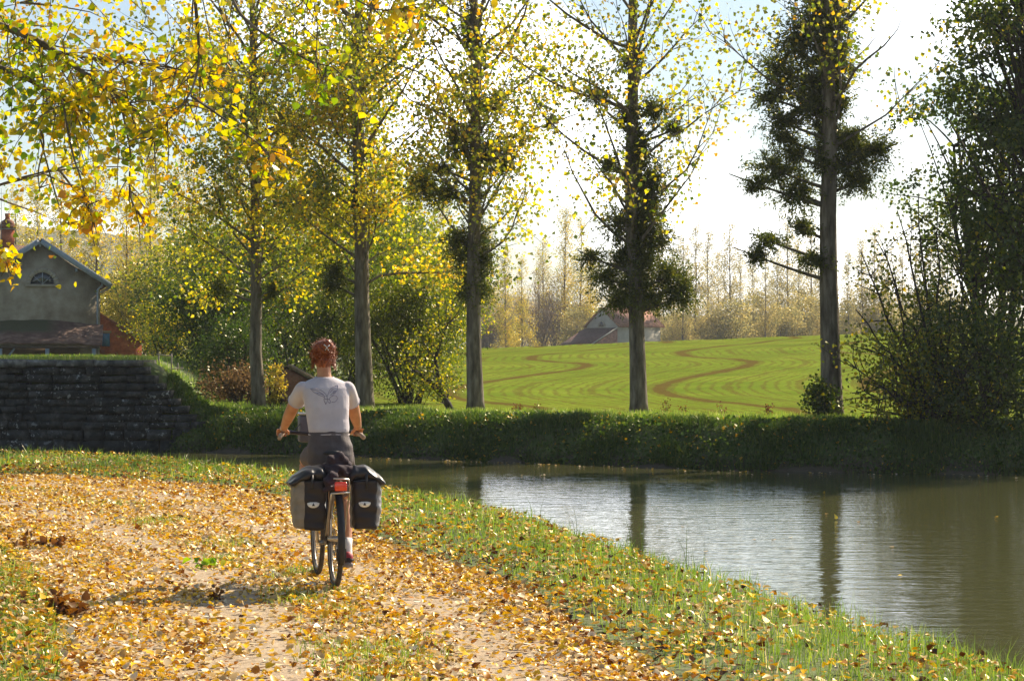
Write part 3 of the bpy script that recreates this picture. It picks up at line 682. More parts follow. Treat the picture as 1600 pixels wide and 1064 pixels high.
# bare brown trees and low trees beyond the field
for k, (px, d, top, w) in enumerate([(798, 258, 455, 3.5), (838, 262, 412, 4.2), (872, 275, 440, 3.2), (765, 255, 470, 3.0)]):
    h = (HY - top) * d / FPX + .4
    lab = ['bare rusty brown tree just right of the airy poplar', 'tallest bare rusty brown tree left of the barn', 'bare rusty brown tree touching the barn roof', 'low bare brown tree behind the trunk of the airy poplar'][k]
    tree('bare_tree', at_px(px, d), clump_tree(300 + k, (0, 0, h * .55), (w, w, h * .5), 170, 34, .3, .13, .12, 7, .6, sides=5, shell=.05, nbr=170, hang=0, width=.4), 'leaf_rust', 'fartwig', lab, group='bare brown trees left of the barn')
pr = clump_tree(320, (0, 0, 3.0), (2.8, 2.2, 3.0), 130, 60, .36, .17, .1, 4, .5, sides=5, shell=.1, nbr=60)
t0 = None
for k, (px, d, sc) in enumerate([(1065, 265, 1.05), (1098, 270, .9), (1135, 262, 1.3), (1165, 268, 1.1), (1195, 272, 1.5), (1228, 262, 1.2), (1262, 270, 1.45), (1330, 268, 1.3), (1370, 262, 1.5), (1415, 270, 1.2), (905, 262, 1.1), (1450, 265, 1.4), (1500, 265, 1.4)]):
    z = at_px(px, d); lab = 'rounded golden tree low in the hazy row beyond the green field'
    if t0 is None: t0 = tree('round_tree', z, pr, 'leaf_far', 'fartwig', lab, group='rounded golden trees beyond the green field', sc=sc)
    else: dup(t0, z, px * 1.3, sc, lab)
# dark scrubby trees filling behind the left group
pr = clump_tree(330, (0, 0, 3.2), (3.0, 2.2, 3.4), 150, 60, .36, .15, .1, 5, .5, sides=5, shell=.1, nbr=60)
t0 = None
for k, (px, d, sc, w) in enumerate([(180, 150, 1.0, 'behind the house eave'), (300, 112, 1.1, 'left of the leftmost row poplar behind the large dark bush'), (400, 100, 1.15, 'hidden behind the trunk of the leftmost row poplar'), (480, 98, 1.2, 'behind the rider\'s head'), (560, 100, 1.25, 'behind the thick poplar trunk'), (640, 102, 1.2, 'behind the willow thicket'), (240, 130, .9, 'right of the brick outbuilding'), (700, 108, .8, 'behind the crooked leaning tree'), (350, 100, 1.0, 'above the large dark bush')]):
    lab = 'rounded olive tree ' + w
    if t0 is None: t0 = tree('round_tree', at_px(px, d), pr, 'leaf_row', 'fartwig', lab, group='rounded olive trees behind the row', sc=sc)
    else: dup(t0, at_px(px, d), px * 1.3, sc, lab)

# ---- near trees standing left of the path, out of the frame, branches hanging in
rng = np.random.default_rng(99)
base = np.array(gp(-6.3, 16.5)); mb = MB()
tp_, tr_ = lean_to(15, .24, rng); mb.tube(tp_, tr_, 12); LPs = []; LRs = []
def limb(pxs, r0, ntw, nl, spread=.12, tl=(.25, .7), start=0.15, mu=(.3, .9)):
    pts = np.array([q if isinstance(q, np.ndarray) else P(*q) for q in pxs]) - base
    k = 4 * len(pts); u = np.linspace(0, len(pts) - 1, k); sp = np.stack([np.interp(u, range(len(pts)), pts[:, c]) for c in range(3)], 1)
    for _ in range(3): sp[1:-1] = (sp[:-2] + sp[1:-1] * 2 + sp[2:]) / 4
    mb.tube(sp, np.linspace(r0, .0035, k), 7 if r0 > .02 else 5)
    for q in range(ntw):
        a = int(k * (start + (1 - start) * rng.uniform() ** .8)); a = min(a, k - 2)
        tw = bez(sp[a], unit(unit(sp[a + 1] - sp[a]) * .5 + rng.normal(size=3) * .6 + np.array([0, 0, -.25])), rng.uniform(*tl), (0, 0, -.5), 5, rng, .14)
        mb.tube(tw, np.linspace(.005, .0018, 5), 4, caps=False)
        n_ = rng.poisson(nl) + 1; v = rng.uniform(.6, 4, n_); ia = np.minimum(v.astype(int), 3)
        LPs.append(tw[ia] + (tw[ia + 1] - tw[ia]) * (v - ia)[:, None] + rng.normal(size=(n_, 3)) * spread * .5)
        LRs.append(np.clip(rng.normal(rng.uniform(*mu), .14, n_), 0, 1))
trunk_at = lambda z: base + np.array([0, 0, z])
limb([trunk_at(4.6), (-260, -60, 15.6), (0, -60, 15), (180, -40, 14.6), (330, -50, 14.3), (480, -40, 14), (600, -40, 13.8), (700, -60, 13.6)], .07, 85, 9, mu=(.4, .9))
limb([(300, -48, 14.3), (308, 40, 14.2), (312, 95, 14.2), (300, 145, 14.1), (265, 185, 14), (235, 222, 14)], .013, 26, 8, .12, (.15, .4), .3)
limb([(345, -48, 14.2), (372, 25, 14), (425, 62, 13.9), (480, 95, 13.8), (520, 105, 13.8)], .012, 20, 9, .12, (.12, .35), .45, (.2, .7))
limb([(500, -42, 13.9), (540, -10, 13.8), (590, 18, 13.7), (640, 12, 13.7)], .008, 9, 8, .1, (.1, .25), .5, (.6, 1))
limb([(298, 150, 14.1), (330, 172, 13.9), (370, 200, 13.8), (405, 225, 13.7), (425, 250, 13.6)], .008, 14, 11, .1, (.1, .28), .45, (.3, .95))
limb([(520, 105, 13.8), (550, 130, 13.7), (572, 165, 13.7)], .005, 3, 5, .06, (.06, .15), .6, (.5, .9))
limb([trunk_at(4.0), (-240, -10, 15.8), (-60, 20, 15.2), (60, 60, 14.8), (150, 130, 14.5), (215, 170, 14.4)], .05, 70, 12, .18, (.25, .75), .25, (.2, .8))
limb([trunk_at(3.7), (-240, 60, 16), (-80, 90, 15.4), (20, 110, 15), (90, 150, 14.8), (130, 175, 14.7)], .05, 70, 12, .2, (.25, .65), .3, (.15, .8))
limb([(60, 195, 14.8), (70, 225, 14.8), (58, 268, 14.8), (62, 300, 14.8)], .008, 2, 1, .05, (.1, .2), .6)
limb([(62, 215, 14.7), (85, 300, 14.6), (100, 345, 14.6), (108, 352, 14.6)], .006, 3, 3, .08, (.1, .25), .6, (.6, .9))
limb([(100, 170, 14.5), (112, 240, 14.4), (130, 290, 14.3), (135, 325, 14.2), (148, 345, 14.2)], .008, 20, 6, .12, (.1, .3), .35, (.55, .95))
limb([(190, 170, 14.4), (205, 240, 14.3), (200, 300, 14.2), (215, 335, 14.1)], .008, 16, 6, .1, (.1, .28), .2, (.6, .98))
limb([trunk_at(2.6), (-260, 240, 16), (-120, 250, 15.5), (-50, 245, 15), (-20, 245, 14.8), (0, 250, 14.7)], .02, 14, 7, .15, (.1, .3), .6, (.5, .9))
limb([trunk_at(2.2), (-200, 330, 15.5), (-60, 360, 15), (0, 385, 14.6), (15, 400, 14.5)], .012, 10, 8, .08, (.06, .25), .7, (.6, .9))
limb([(20, 60, 15), (120, 90, 14.8), (240, 100, 14.6), (330, 120, 14.4)], .012, 75, 9, .2, (.2, .55), .1, (.4, .9))
for k in range(16):   # the rest of the crown, above and left of the frame
    z = 5.5 + k * .55; az = rng.uniform(0, 6.28); L = rng.uniform(2, 3.2); d = np.array([math.cos(az), math.sin(az), .45])
    e_ = base + np.array([0, 0, z]) + d * L
    limb([trunk_at(z), base + np.array([0, 0, z]) + d * L * .5, e_], .035, 16, 11, .25, (.3, .8), .3)
LP = np.vstack(LPs); LR = np.concatenate(LRs)
NT = tree('poplar_tree', base, (mb.mesh('trunk'), leaf_mesh('crown', [leaves(LP, .047 * rng.uniform(.5, 1.35, len(LP)), LR, rng, shape='leaf', hang=1.2, width=1.0, fold=.12)])), 'leaf_near', 'bark', 'near poplar whose big yellow and green leaves hang into the top left of the picture')
pr = poplar(404, 15, .26, .14, 60, 4.6, 30000, .07, 'leaf_near', up=.2, spread=.3, shape='leaf', sides=9, tw=10, droop=.25, flen=lambda u: 1.1 - .7 * u, rndrange=(.2, 1))
tree('poplar_tree', gp(-9.6, 27.0), pr, 'leaf_near', 'bark', 'farther poplar left of the path, smaller golden leaves behind the nearest hanging twigs')

# ------------------------------------------------------------------ grass, fallen leaves, weeds
def inside_path(x, y):
    L = np.vstack([PL, PR[::-1]]); c = np.zeros(x.shape, bool)
    for (ax, ay), (bx, by) in zip(L, np.roll(L, -1, 0)):
        c ^= ((ay > y) != (by > y)) & (x < (bx - ax) * (y - ay) / (by - ay + 1e-12) + ax)
    return c
def blades(Pt, h, w, rnd, rng, lean=.5):
    N = len(Pt); a = rng.uniform(0, 6.283, N); ln = np.abs(rng.normal(0, lean, N)) * h
    d = np.stack([np.cos(a), np.sin(a), np.zeros(N)], 1); fa = rng.uniform(0, 6.283, N); s = np.stack([np.cos(fa), np.sin(fa), np.zeros(N)], 1) * (w / 2)[:, None]
    up = np.array([0, 0, 1.0])
    m = Pt + d * (ln * .3)[:, None] + up * (h * .55)[:, None]; t = Pt + d * ln[:, None] + up * (h * np.sqrt(np.maximum(.15, 1 - (ln / h) ** 2 * .6)))[:, None]
    V = np.stack([Pt - s, Pt + s, m + s * .8, m - s * .8, t], 1).reshape(-1, 3); b = np.arange(N)[:, None] * 5
    return (V, [b + np.array([[0, 1, 2, 3]])], rnd), (np.zeros((0, 3)), [b + np.array([[3, 2, 4]])], rnd)
def blade_mesh(name, Pt, h, w, rnd, rng, lean=.5):
    (V, [q], _), (_, [t], _) = blades(Pt, h, w, rnd, rng, lean)
    return mesh_np(V, [q, t], np.r_[rnd, rnd], name)

rng = np.random.default_rng(21)
def sample_d(n, d0, d1, x0, x1, pw=1.0):
    """points with density falling with distance"""
    d = d0 * (d1 / d0) ** (rng.uniform(size=n) ** pw); px = rng.uniform(x0, x1, n); return (px - 800) * d / FPX * 1.0, d
# verge grass between path and water: scattered through the real verge area, denser near
X = rng.uniform(-24, 6, 1500000); Y = rng.uniform(4, 46, 1500000)
w_ = np.clip(16 / np.maximum(Y, 8), .3, 1.4) ** 1.3 * .8
k = rng.uniform(size=len(X)) < w_; X, Y = X[k], Y[k]
sN = sdist(X, Y, NEAR); ip = inside_path(X, Y)
right = (X > np.interp(Y, PR[:, 1], PR[:, 0]) - .4)
k = (sN < .35) & (sN > -7) & (~ip) & right & (np.abs(X) < Y * .28 + 1.5)
X, Y, sN = X[k], Y[k], sN[k]
dp = np.abs(sdist(X, Y, PR[::-1][:]) if False else np.min([np.hypot(X - a, Y - b) for a, b in b_[::2]], axis=0))
cl = lumps(X, Y, 7.0, 2) + .5 * lumps(X, Y, 2.2, 7)
k = (rng.uniform(size=len(X)) < np.clip(.55 + .5 * cl, .12, 1)) & (rng.uniform(size=len(X)) < np.clip(dp / .35, .25, 1)); X, Y, cl, dp = X[k], Y[k], cl[k], dp[k]
h = (.105 + .085 * np.clip(cl + .4, 0, 1.4)) * rng.uniform(.45, 1.3, len(X)) * np.clip(.75 + dp * .25, .7, 1.0); print('verge blades', len(X))
rr = np.clip(rng.normal(.45 + .12 * lumps(X, Y, 1.3, 12), .22, len(X)), 0, 1)
tag(link('verge_grass', blade_mesh('verge_grass', np.stack([X, Y, H(X, Y) - .005], 1), h, .0055 * np.clip(Y / 16, .8, 2.0) * rng.uniform(.6, 1.3, len(X)), rr, rng, .55), M['grass']), 'tufted green grass verge scattered with leaves between path and water', 'grass', kind='stuff')
# a few tall seed stems at the water's edge
X = []; Y = []
for (px, py) in [(968, 870), (975, 872), (985, 868), (1005, 878), (1068, 880), (1080, 882), (1095, 884), (1110, 888), (1558, 1010), (1562, 1015), (895, 842), (840, 808), (1230, 905), (1420, 968), (640, 768), (700, 778), (25, 700), (28, 702)]:
    d = 1.6 * FPX / (py + 8 - HY); X.append((px - 800) * d / FPX); Y.append(d)
X = np.repeat(X, 3) + rng.normal(0, .05, len(X) * 3); Y = np.repeat(Y, 3) + rng.normal(0, .1, len(X))
tag(link('seed_stems', blade_mesh('seed_stems', np.stack([X, Y, H(X, Y)], 1), rng.uniform(.25, .5, len(X)), np.full(len(X), .005), rng.uniform(0, .6, len(X)), rng, .45), M['bank']), 'thin tall grass stems standing along the edge of the near bank', 'grass', kind='stuff')
# left verge and grassy strip patches on the path
X = rng.uniform(-9, 0, 600000); Y = rng.uniform(8, 34, 600000)
ip = inside_path(X, Y); dl = np.min([np.hypot(X - a, Y - b) for a, b in a_[::2]], axis=0)
leftside = (~ip) & (X < np.interp(Y, PL[:, 1], PL[:, 0]) + .3)
Wc = a_ + (b_ - a_) * .56; dc = np.min([np.hypot(X - a, Y - b) for a, b in Wc[::2]], axis=0)
cl = lumps(X, Y, 3.2, 31) + .6 * lumps(X, Y, 9, 3)
dens = np.where(leftside, np.clip(.5 + .5 * cl, .1, 1), np.where(ip, np.clip(1.3 - dc / .36, 0, 1) * np.clip(cl * 1.2 + .4, 0, 1) * .85, 0)) + np.where(ip & (dl < .5), .12 * np.clip(cl, 0, 1), 0)
k = (rng.uniform(size=len(X)) < dens * np.clip(16 / Y, .3, 1)); X, Y, cl, ls = X[k], Y[k], cl[k], leftside[k]; print('path blades', len(X))
h = np.where(ls, .10, .055) * rng.uniform(.4, 1.5, len(X))
tag(link('path_grass', blade_mesh('path_grass', np.stack([X, Y, H(X, Y)], 1), h, .006 * rng.uniform(.6, 1.3, len(X)), np.clip(rng.normal(.5, .25, len(X)), 0, 1), rng, .6), M['grass']), 'thin grass patches on the path\'s middle strip and left border', 'grass', kind='stuff')

# fallen leaves
X = rng.uniform(-26, 5, 1300000); Y = rng.uniform(8, 46, 1300000)
k = (np.abs(X) < Y * .26 + 1.2) & (rng.uniform(size=len(X)) < np.clip(18 / Y, .35, 1) ** .8); X, Y = X[k], Y[k]
ip = inside_path(X, Y); sN = sdist(X, Y, NEAR); land = sN < .1
rightv = (~ip) & land & (X > np.interp(Y, PR[:, 1], PR[:, 0]) - .3); leftv = (~ip) & (X < np.interp(Y, PL[:, 1], PL[:, 0]) + .3)
dr = np.min([np.hypot(X - a, Y - b) for a, b in b_[::2]], axis=0)
L1_ = a_ + (b_ - a_) * .38; L2_ = a_ + (b_ - a_) * .76
dt = np.minimum(np.min([np.hypot(X - a, Y - b) for a, b in L1_[::2]], axis=0), np.min([np.hypot(X - a, Y - b) for a, b in L2_[::2]], axis=0))
cl = lumps(X, Y, 3.0, 41) + .6 * lumps(X, Y, 8.0, 42)
dens = np.where(ip, np.clip(.72 + .35 * cl + .45 * np.exp(-dr / .5) - .62 * np.exp(-(dt / .27) ** 2), .14, 1), np.where(rightv, np.clip(.17 + .25 * cl + .25 * np.exp(-dr / .25), .02, .65), np.where(leftv, .5, 0)))
k = rng.uniform(size=len(X)) < dens; X, Y, ip, cl = X[k], Y[k], ip[k], cl[k]; dr = dr[k]; N = len(X); print('fallen', N)
Z = H(X, Y) + np.where(ip, .014, .02) + np.where(ip, rng.uniform(0, .012, N), rng.uniform(0, .085, N))
rnd = np.clip(rng.beta(1.6, 1.5, N) + np.where(ip, .04, -.12) - .15 * np.exp(-dr / .25), 0, 1)
sz = .036 * np.exp(np.clip(rng.normal(0, .38, N), -1, .5)) * np.clip(.9 + Y / 120, 1, 1.3)
flat = leaves(np.stack([X, Y, Z], 1), sz, rnd, rng, flat=3.3, shape='leaf', width=.8, fold=rng.uniform(-.1, .42, (N, 1)))
tag(link('fallen_leaves', leaf_mesh('fallen_leaves', [flat]), M['leaf_fall']), 'carpet of yellow, orange, tan and brown fallen leaves on path and verge', 'fallen leaves', kind='stuff')

# far bank weeds, top fringe and grass beyond
X = rng.uniform(-14, 16, 330000); t_ = rng.uniform(0, 1, len(X)); o_ = np.argsort(FAR[:, 0]); Y = np.interp(X, FAR[o_, 0], FAR[o_, 1]) - .1 + 5.2 * t_ ** 1.3
sF = sdist(X, Y, FAR); T = sst(-7.2, -8.6, X)
k = (sF > -.02) & (sF < 5) & (T < .93) & (np.abs(X) < Y * .26) & (rng.uniform(size=len(X)) < np.clip(.75 + .5 * lumps(X, Y, 3, 55), .25, 1)); X, Y, sF = X[k], Y[k], sF[k]
cl = lumps(X, Y, 2.4, 51) + .9 * lumps(X, Y, 6.0, 52); N = len(X); print('bank', N)
h = np.clip(.09 + .11 * cl, .04, .34) * rng.uniform(.5, 1.5, N) * np.where(sF > 2.6, .8, 1.1)
tag(link('bank_grass', blade_mesh('bank_grass', np.stack([X, Y, H(X, Y) - .01], 1), h, .014 * rng.uniform(.6, 1.4, N), np.clip(rng.normal(.45, .25, N), 0, .94), rng, .7), M['bank']), 'rough dark green grass covering the far bank of the canal', 'grass', kind='stuff')
k = (rng.uniform(size=N) < .16) & (sF < 2.6); Xb, Yb = X[k], Y[k]; n_ = len(Xb)
tag(link('bank_weeds', leaf_mesh('bank_weeds', [leaves(np.stack([Xb, Yb, H(Xb, Yb) + rng.uniform(.01, .11, n_)], 1), .07 * rng.uniform(.5, 1.4, n_), np.clip(rng.normal(.5, .28, n_), 0, 1), rng, flat=.8, width=.9)]), M['bank']), 'broad-leaved weeds and stray fallen leaves on the far bank', 'weeds', kind='stuff')
# grass on the slope behind the bank, left of the field, and on the terrace
X = rng.uniform(-24, -1, 260000); Y = rng.uniform(56, 95, 260000)
k = (np.abs(X) < Y * .25) & (X < -3.9 - .12 * (Y - 60)) & (sdist(X, Y, FAR) > 1.6) & (rng.uniform(size=len(X)) < np.clip(.3 + .8 * lumps(X, Y, 2, 57), .04, 1)); X, Y = X[k], Y[k]; N = len(X)
tag(link('meadow_grass', blade_mesh('meadow_grass', np.stack([X, Y, H(X, Y) - .01], 1), .13 * rng.uniform(.4, 1.6, N), .02 * rng.uniform(.6, 1.4, N), np.clip(rng.normal(.5, .2, N), 0, 1), rng, .6), M['grass']), 'sunlit rough grass on the slope behind the stone steps and under the trees', 'grass', kind='stuff')
# field-edge fringe
X = rng.uniform(-4, 16, 60000); Y = np.interp(X, FAR[o_, 0], FAR[o_, 1]) + rng.uniform(2.2, 5.5, len(X)); N = len(X)
k = rng.uniform(size=N) < np.clip(.4 + .6 * lumps(X, Y, 2.6, 58), .03, 1); X, Y = X[k], Y[k]; N = len(X)
tag(link('edge_grass', blade_mesh('edge_grass', np.stack([X, Y, H(X, Y)], 1), .14 * rng.uniform(.4, 1.7, N), .013 * rng.uniform(.6, 1.4, N), np.clip(rng.normal(.55, .2, N), 0, 1), rng, .5), M['grass']), 'lighter grass fringe along the near edge of the green field', 'grass', kind='stuff')

# dry weed stalks by the third and fourth poplar
def weed(px, py, d, h, label, seed, stems=3):
    r = np.random.default_rng(seed); loc = at_px(px, d); mb = MB(); LP = []
    for s in range(stems):
        pts = bez((r.normal() * .05, r.normal() * .05, 0), unit(np.array([r.normal() * .15, r.normal() * .15, 1])), h * r.uniform(.6, 1), (0, 0, 0), 6, r, .08); mb.tube(pts, np.linspace(.008, .003, 6), 4)
        for q in range(26): a = r.integers(2, 6); LP.append(pts[a] + r.normal(size=3) * .05)
    LP = np.array(LP); e = empty('dry_weed', loc); tag(e, label, 'weed', 'dry weeds at the field edge')
    mb.build('stem', M['twig'], e); link('seed_head', leaf_mesh('seed_head', [leaves(LP, .05, r.uniform(0, 1, len(LP)), r, width=.6)]), M['leaf_brown'], e)
weed(1040, 650, 52.2, .52, 'tallest dry brown weed just right of the barn poplar trunk', 1)
weed(1065, 655, 51.8, .32, 'shorter dry weed a little right of the tallest one', 2)
weed(1124, 655, 51.3, .42, 'thin dry weed alone in the middle of the field edge', 3, 2)
weed(838, 650, 54.6, .42, 'thin upright dry weed between the airy poplar and the barn poplar', 4, 1)
weed(808, 655, 54.8, .22, 'low straw-coloured weed tuft just right of the airy poplar trunk', 5, 6)
weed(1205, 660, 50.3, .40, 'pale reed-like weed clump left of the darkest poplar', 6, 5)

# dead leafy sprigs at the left of the path, a green sprig in its middle
def sprig(name, px, py, label, mat, n, w, h, seed, ls):
    r = np.random.default_rng(seed); d = 1.6 * FPX / (py - HY); x = (px - 800) * d / FPX; loc = (x, d, float(H(np.array([x]), np.array([d]))[0]) + .01)
    e = empty(name, loc); tag(e, label, 'twig'); mb = MB(); LP = []
    for s in range(6):
        a = r.uniform(0, 6.28); pts = bez((0, 0, 0), unit(np.array([math.cos(a) * w / h * .8, math.sin(a) * .5, r.uniform(.15, .9)])), math.hypot(w * .5, h) * r.uniform(.5, 1), (0, 0, -.3), 6, r, .15)
        pts[:, 2] = np.maximum(pts[:, 2], .004); mb.tube(pts, np.linspace(.004, .0015, 6), 4)
        for q in range(n // 6): a = r.integers(2, 6); LP.append(pts[a] + r.normal(size=3) * .03)
    LP = np.array(LP); LP[:, 2] = np.maximum(LP[:, 2], .01)
    mb.build('stem', M['twig'], e); link('leaf_cluster', leaf_mesh('leaf_cluster', [leaves(LP, ls * r.uniform(.7, 1.3, len(LP)), r.uniform(0, 1, len(LP)), r, shape='leaf', width=.8, fold=.3)]), mat, e)
    return e
M['leaf_green'] = leafmat('fresh_green_leaf', [(0, (.14, .30, .02)), (.7, (.32, .48, .03)), (1, (.7, .6, .02))], .5, .05)
sprig('fallen_twig', 85, 858, 'dead twig with dark brown leaves at the path\'s left side, the farther and smaller one', M['leaf_brown'], 48, .22, .13, 1, .06)
sprig('fallen_twig', 28, 858, 'small dead twig with brown leaves at the very left picture edge', M['leaf_brown'], 24, .2, .12, 4, .055)
sprig('fallen_twig', 100, 965, 'dead twig with bunched dark brown leaves where the rider\'s shadow ends', M['leaf_brown'], 78, .22, .2, 2, .06)
sprig('fallen_twig', 335, 938, 'orange-brown curled dead leaf cluster in the rider\'s shadow', M['leaf_brown'], 12, .1, .04, 5, .05)
sprig('green_sprig', 330, 888, 'fresh green and yellow leaf sprig lying in the middle of the path', M['leaf_green'], 20, .3, .1, 3, .075)
# leaves on the water
def wleaf(px, py, label, c, s):
    d = (CAMZ - WATER_Z) * FPX / (py - HY); r = np.random.default_rng(px)
    V, F, q = leaves(np.array([[(px - 800) * d / FPX, d, WATER_Z + .012]]), s, np.array([c]), r, flat=8, shape='leaf', fold=.1)
    tag(link('floating_leaf', mesh_np(V, F, q), M['leaf_near']), label, 'leaf')
d = (CAMZ - WATER_Z) * FPX / (812 - HY)
V, F, q = leaves(np.array([[(1306 - 800) * d / FPX, d, WATER_Z + .01]]), .075, np.array([.8]), np.random.default_rng(3), shape='leaf', fold=.1, dirs=np.array([[.2, .3, 1.0]]))
tag(link('floating_leaf', mesh_np(V, F, q), M['leaf_near']), 'single bright yellow leaf upright on the reflection of the darkest poplar', 'leaf')
XY = []
for q in range(26):
    px = rng.uniform(560, 1590); py = rng.uniform(725, 900) if px > 900 else rng.uniform(718, 760); dd = (CAMZ - WATER_Z) * FPX / (py - HY); XY.append(((px - 800) * dd / FPX, dd, WATER_Z + .006))
for q in range(420):
    a = rng.integers(3, 11); t = rng.uniform(); c_ = NEAR[a] * (1 - t) + NEAR[a + 1] * t; XY.append((c_[0] + .35 + abs(rng.normal()) * .25, c_[1] + .45 + abs(rng.normal()) * .35, WATER_Z + .006))
for q in range(200):
    a = rng.integers(1, 5); t = rng.uniform(); c_ = FAR[a] * (1 - t) + FAR[a + 1] * t; XY.append((c_[0] - .05, c_[1] - .1 - abs(rng.normal()) * .5, WATER_Z + .006))
V, F, q = leaves(np.array(XY), .06, rng.uniform(.3, 1, len(XY)), rng, flat=30, shape='leaf', fold=.05)
tag(link('floating_leaf_litter', mesh_np(V, F, q), M['leaf_fall']), 'scattered pale leaves floating on the canal', 'leaves', kind='stuff')

# ------------------------------------------------------------------ stone wall with stepped end
def brickmat(name, c1, c2, mortar, scale, bw=.5, rh=.25, ms=.02, stain=((.35, (.55, .55, .55)), (.65, (1, 1, 1))), bump=.5, rot=True, nscale=3):
    m, n, out = node_mat(name); b = n.nodes.new('ShaderNodeBsdfPrincipled'); b.inputs['Roughness'].default_value = .92
    t = n.nodes.new('ShaderNodeTexBrick'); c = n.nodes.new('ShaderNodeTexCoord'); mp = n.nodes.new('ShaderNodeMapping')
    if rot: mp.inputs['Rotation'].default_value = (math.radians(90), 0, 0)
    n.links.new(c.outputs['Object'], mp.inputs['Vector']); n.links.new(mp.outputs[0], t.inputs['Vector'])
    t.inputs['Scale'].default_value = scale; t.inputs['Brick Width'].default_value = bw; t.inputs['Row Height'].default_value = rh; t.inputs['Mortar Size'].default_value = ms
    for k, v in (('Color1', c1), ('Color2', c2), ('Mortar', mortar)): t.inputs[k].default_value = (*v, 1)
    ns = noise(n, nscale, 7); r = ramp(n, list(stain)); n.links.new(ns.outputs['Fac'], r.inputs['Fac'])
    mm = n.nodes.new('ShaderNodeMix'); mm.data_type = 'RGBA'; mm.blend_type = 'MULTIPLY'; mm.inputs[0].default_value = 1
    n.links.new(t.outputs['Color'], mm.inputs[6]); n.links.new(r.outputs[0], mm.inputs[7]); n.links.new(mm.outputs[2], b.inputs['Base Color'])
    n2 = noise(n, 30, 5); ad = math_(n, 'ADD', math_(n, 'MULTIPLY', t.outputs['Fac'], -1.0), math_(n, 'MULTIPLY', n2.outputs['Fac'], .7))
    bp = n.nodes.new('ShaderNodeBump'); bp.inputs['Strength'].default_value = bump; bp.inputs['Distance'].default_value = .02
    n.links.new(ad, bp.inputs['Height']); n.links.new(bp.outputs[0], b.inputs['Normal']); n.links.new(b.outputs[0], out.inputs['Surface'])
    return m
ms, n, out = node_mat('old_wet_stone')
b = n.nodes.new('ShaderNodeBsdfPrincipled'); b.inputs['Roughness'].default_value = .85
t = noise(n, 3.2, 8, rough=.7); r = ramp(n, [(.3, (.012, .012, .012)), (.5, (.04, .038, .034)), (.68, (.12, .11, .095))]); n.links.new(t.outputs['Fac'], r.inputs['Fac'])
t2 = noise(n, 9, 6, rough=.7); r2 = ramp(n, [(.585, (0, 0, 0)), (.62, (1, 1, 1))]); n.links.new(t2.outputs['Fac'], r2.inputs['Fac'])
t3 = noise(n, .7, 3); r3 = ramp(n, [(.42, (0, 0, 0)), (.56, (1, 1, 1))]); n.links.new(t3.outputs['Fac'], r3.inputs['Fac'])
n.links.new(mixc(n, math_(n, 'MULTIPLY', r2.outputs[0], r3.outputs[0]), r.outputs[0], (.45, .45, .42)), b.inputs['Base Color'])
bp = n.nodes.new('ShaderNodeBump'); bp.inputs['Strength'].default_value = .7; bp.inputs['Distance'].default_value = .04
n.links.new(t2.outputs['Fac'], bp.inputs['Height']); n.links.new(bp.outputs[0], b.inputs['Normal']); n.links.new(b.outputs[0], out.inputs['Surface'])
rng = np.random.default_rng(61); wall = empty('stone_wall', (-9, 55, WATER_Z - .4)); tag(wall, 'dark weathered stone quay wall with white lichen spots, its right end stepping down to the bank', 'wall')
ox, oy, oz = wall.location; mb = MB(); cap = MB()
ztop = 1.66; nst = 9; hs = (ztop - .10) / nst
courses = [(WATER_Z - .4, WATER_Z - .05), (WATER_Z - .05, WATER_Z + .28), (WATER_Z + .28, -.02)] + [(-.02 + .12 * 0 + k * (ztop + .02) / nst, -.02 + (k + 1) * (ztop + .02) / nst) for k in range(nst)]
for ci, (z0, z1) in enumerate(courses):
    k = ci - 3; xe = -7.75 + .1 * ci if ci < 3 else -7.33 - 1.62 * (k / (nst - 1)) ** .95
    bat = .05 * (len(courses) - ci) / len(courses); x = xe; tgt = cap if k == nst - 1 else mb
    first = True
    while x > -19:
        L = rng.uniform(.18, .7) if tgt is mb else rng.uniform(.7, 1.1); yj = rng.uniform(-.04, .04)
        g = .008
        tgt.box(x - L + g - ox, x - g - ox, 55.15 + yj - bat - (.05 if tgt is cap else 0) - oy, 56.75 - oy + (1.2 if first else 0) + .003 * ci, z0 + g - oz + (rng.uniform(-.03, .03) if not first else 0), z1 - g - oz + (rng.uniform(-.035, .03) if not first and tgt is mb else 0), jit=.022); x -= L; first = False
mb.box(-19 - ox, -8.95 - ox, 55.3 - oy, 56.6 - oy, 0, 1.85)
mb.box(-8.6 - ox, -7.8 - ox, 55.3 - oy, 56.6 - oy, 0, .8)
wb = mb.build('masonry', ms, wall, bevel=0.0); 
mcap = pmat('pale_coping', [(.35, (.06, .06, .055)), (.55, (.16, .155, .14)), (.7, (.34, .33, .30))], 5, .9, .5)
cap.build('coping', mcap, wall)
# grass along the top of the wall
X = rng.uniform(-19, -8.9, 9000); Y = rng.uniform(55.5, 57.4, 9000); N = len(X)
tag(link('wall_top_grass', blade_mesh('wall_top_grass', np.stack([X, Y, np.full(N, ztop - .02)], 1), .09 * rng.uniform(.4, 1.7, N), .014 * rng.uniform(.6, 1.3, N), np.clip(rng.normal(.6, .2, N), 0, 1), rng, .5), M['grass']), 'thin strip of yellow-green grass along the top of the stone wall', 'grass', kind='stuff')

